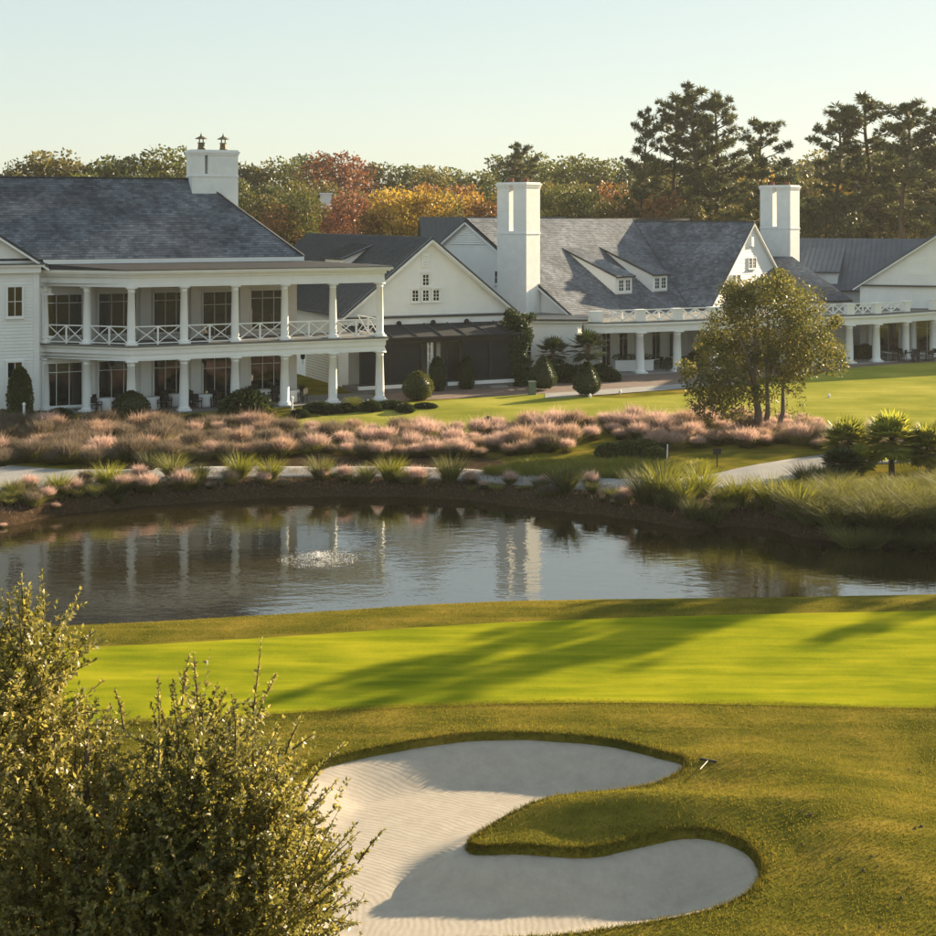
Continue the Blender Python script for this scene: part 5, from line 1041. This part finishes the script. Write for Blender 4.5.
t = thing('marker_stake', 'thin white stake in the bed by the bend of the path', 'stake', gp(667, 461), .1); mb = MB(); mb.beam((0,0,-.1),(.03,0,.85),.05,.05,(1,0,0)); mb.build('post', M['white'], t)
t = thing('sign_stake', 'small dark sign on a post beside the path', 'sign', gp(717, 467), 0); mb = MB(); mb.box(-.025,.025,-.02,.02,-.1,.8); mb.build('post', M['black'], t); mb = MB(); mb.box(-.2,.2,-.03,-.015,.62,.92); mb.build('panel', M['black'], t)
for px_, py_, lb in ((620,394,'small white lawn marker near the pointed topiary'),(590,398,'small white ground light at the foot of the pointed topiary'),(829,398,'small white tee marker on the sunlit lawn right of the spreading tree')):
    t = thing('lawn_marker', lb, 'marker', gp(px_, py_), 0); mb = MB(); mb.lathe([(.05,-.05),(.09,.05),(.1,.18),(.05,.28),(.01,.3)], n=10); mb.build('body', M['white'], t)
p = gp(705, 768); z0 = float(terrain(np.array([p.x]), np.array([p.y]))[0])
t = thing('bunker_rake', 'bunker rake with pale handle lying on the grass by the bunker', 'rake', (p.x, p.y, z0+.03), math.radians(62)); t.scale = (.75,.6,.7); mb = MB(); mb.tube([(-.42,0,.02),(.30,0,.05)], [.016,.016], 6); mb.build('handle', M['wood'], t)
mb = MB(); mb.beam((.30,-.32,.05),(.30,.32,.05),.05,.05)
for k in range(9): mb.box(.27,.33,-.31+k*.076,-.29+k*.076,-.02,.03)
mb.build('head', M['black'], t)
fx_, fy_ = on_plane(318, 559, WZ); t = thing('pond_fountain', 'low bubbling fountain splashing in the middle of the pond', 'fountain', (fx_, fy_, WZ), 0)
mb = MB(); mb.lathe([(.18,-.3),(.2,.03),(.08,.06)], n=12); mb.build('nozzle', M['black'], t)
n = 2400; a = r.random(n)*6.28; s = r.random(n)**1.4; rad = 1.6*s; zz_ = .30*(1-s)**2*r.random(n)+.006; P = np.stack([np.cos(a)*rad, np.sin(a)*rad, zz_], 1); sz = .005+.010*r.random(n)**2
off_ = np.array([[1,0,0],[-.5,.87,0],[-.5,-.87,0],[0,0,1.2],[0,0,-.6]]); V = (P[:,None]+off_[None]*sz[:,None,None]).reshape(-1,3); ff = np.array([[0,1,3],[1,2,3],[2,0,3],[1,0,4],[2,1,4],[0,2,4]]); f = (np.arange(n)[:,None,None]*5+ff[None]).reshape(-1,3)
o = link_mesh('spray', np_mesh('spray', V, f), M['foam'], t); o['kind'] = 'stuff'
# small clods and fallen cones on the rough to the right of the bunker
n = 0
for k in range(22):
    px_, py_ = r.uniform(770, 930), r.uniform(750, 930); p = gp(px_, py_); s = .02+.025*r.random(); t = thing('pine_cone', 'dark pine cone fallen on the rough right of the bunker', 'pine cone', p-Vector((0,0,.004)), r.random()*6, 'pine cones on the rough'); mb = MB(); mb.lathe([(s*.3,-s*.4),(s,0),(s*.8,s*.6),(s*.1,s*1.3)], n=6); mb.build('scales', M['bark'], t)

# ------------------------------------------------------------------ evening haze
mb = MB(); mb.box(-330,330,-40,330,-4.6,32); hz = mb.build('haze', None); tag(hz, 'thin warm evening haze hanging over the whole course', 'haze', kind='stuff')
hm = bpy.data.materials.new('haze'); hm.use_nodes = True; hn = hm.node_tree; hn.nodes.remove(hn.nodes['Principled BSDF'])
pv_ = hn.nodes.new('ShaderNodeVolumePrincipled'); pv_.inputs['Color'].default_value = (.92,.92,.9,1); pv_.inputs['Density'].default_value = .00014; pv_.inputs['Anisotropy'].default_value = .3
hn.links.new(pv_.outputs[0], hn.nodes['Material Output'].inputs['Volume']); hz.data.materials.append(hm)
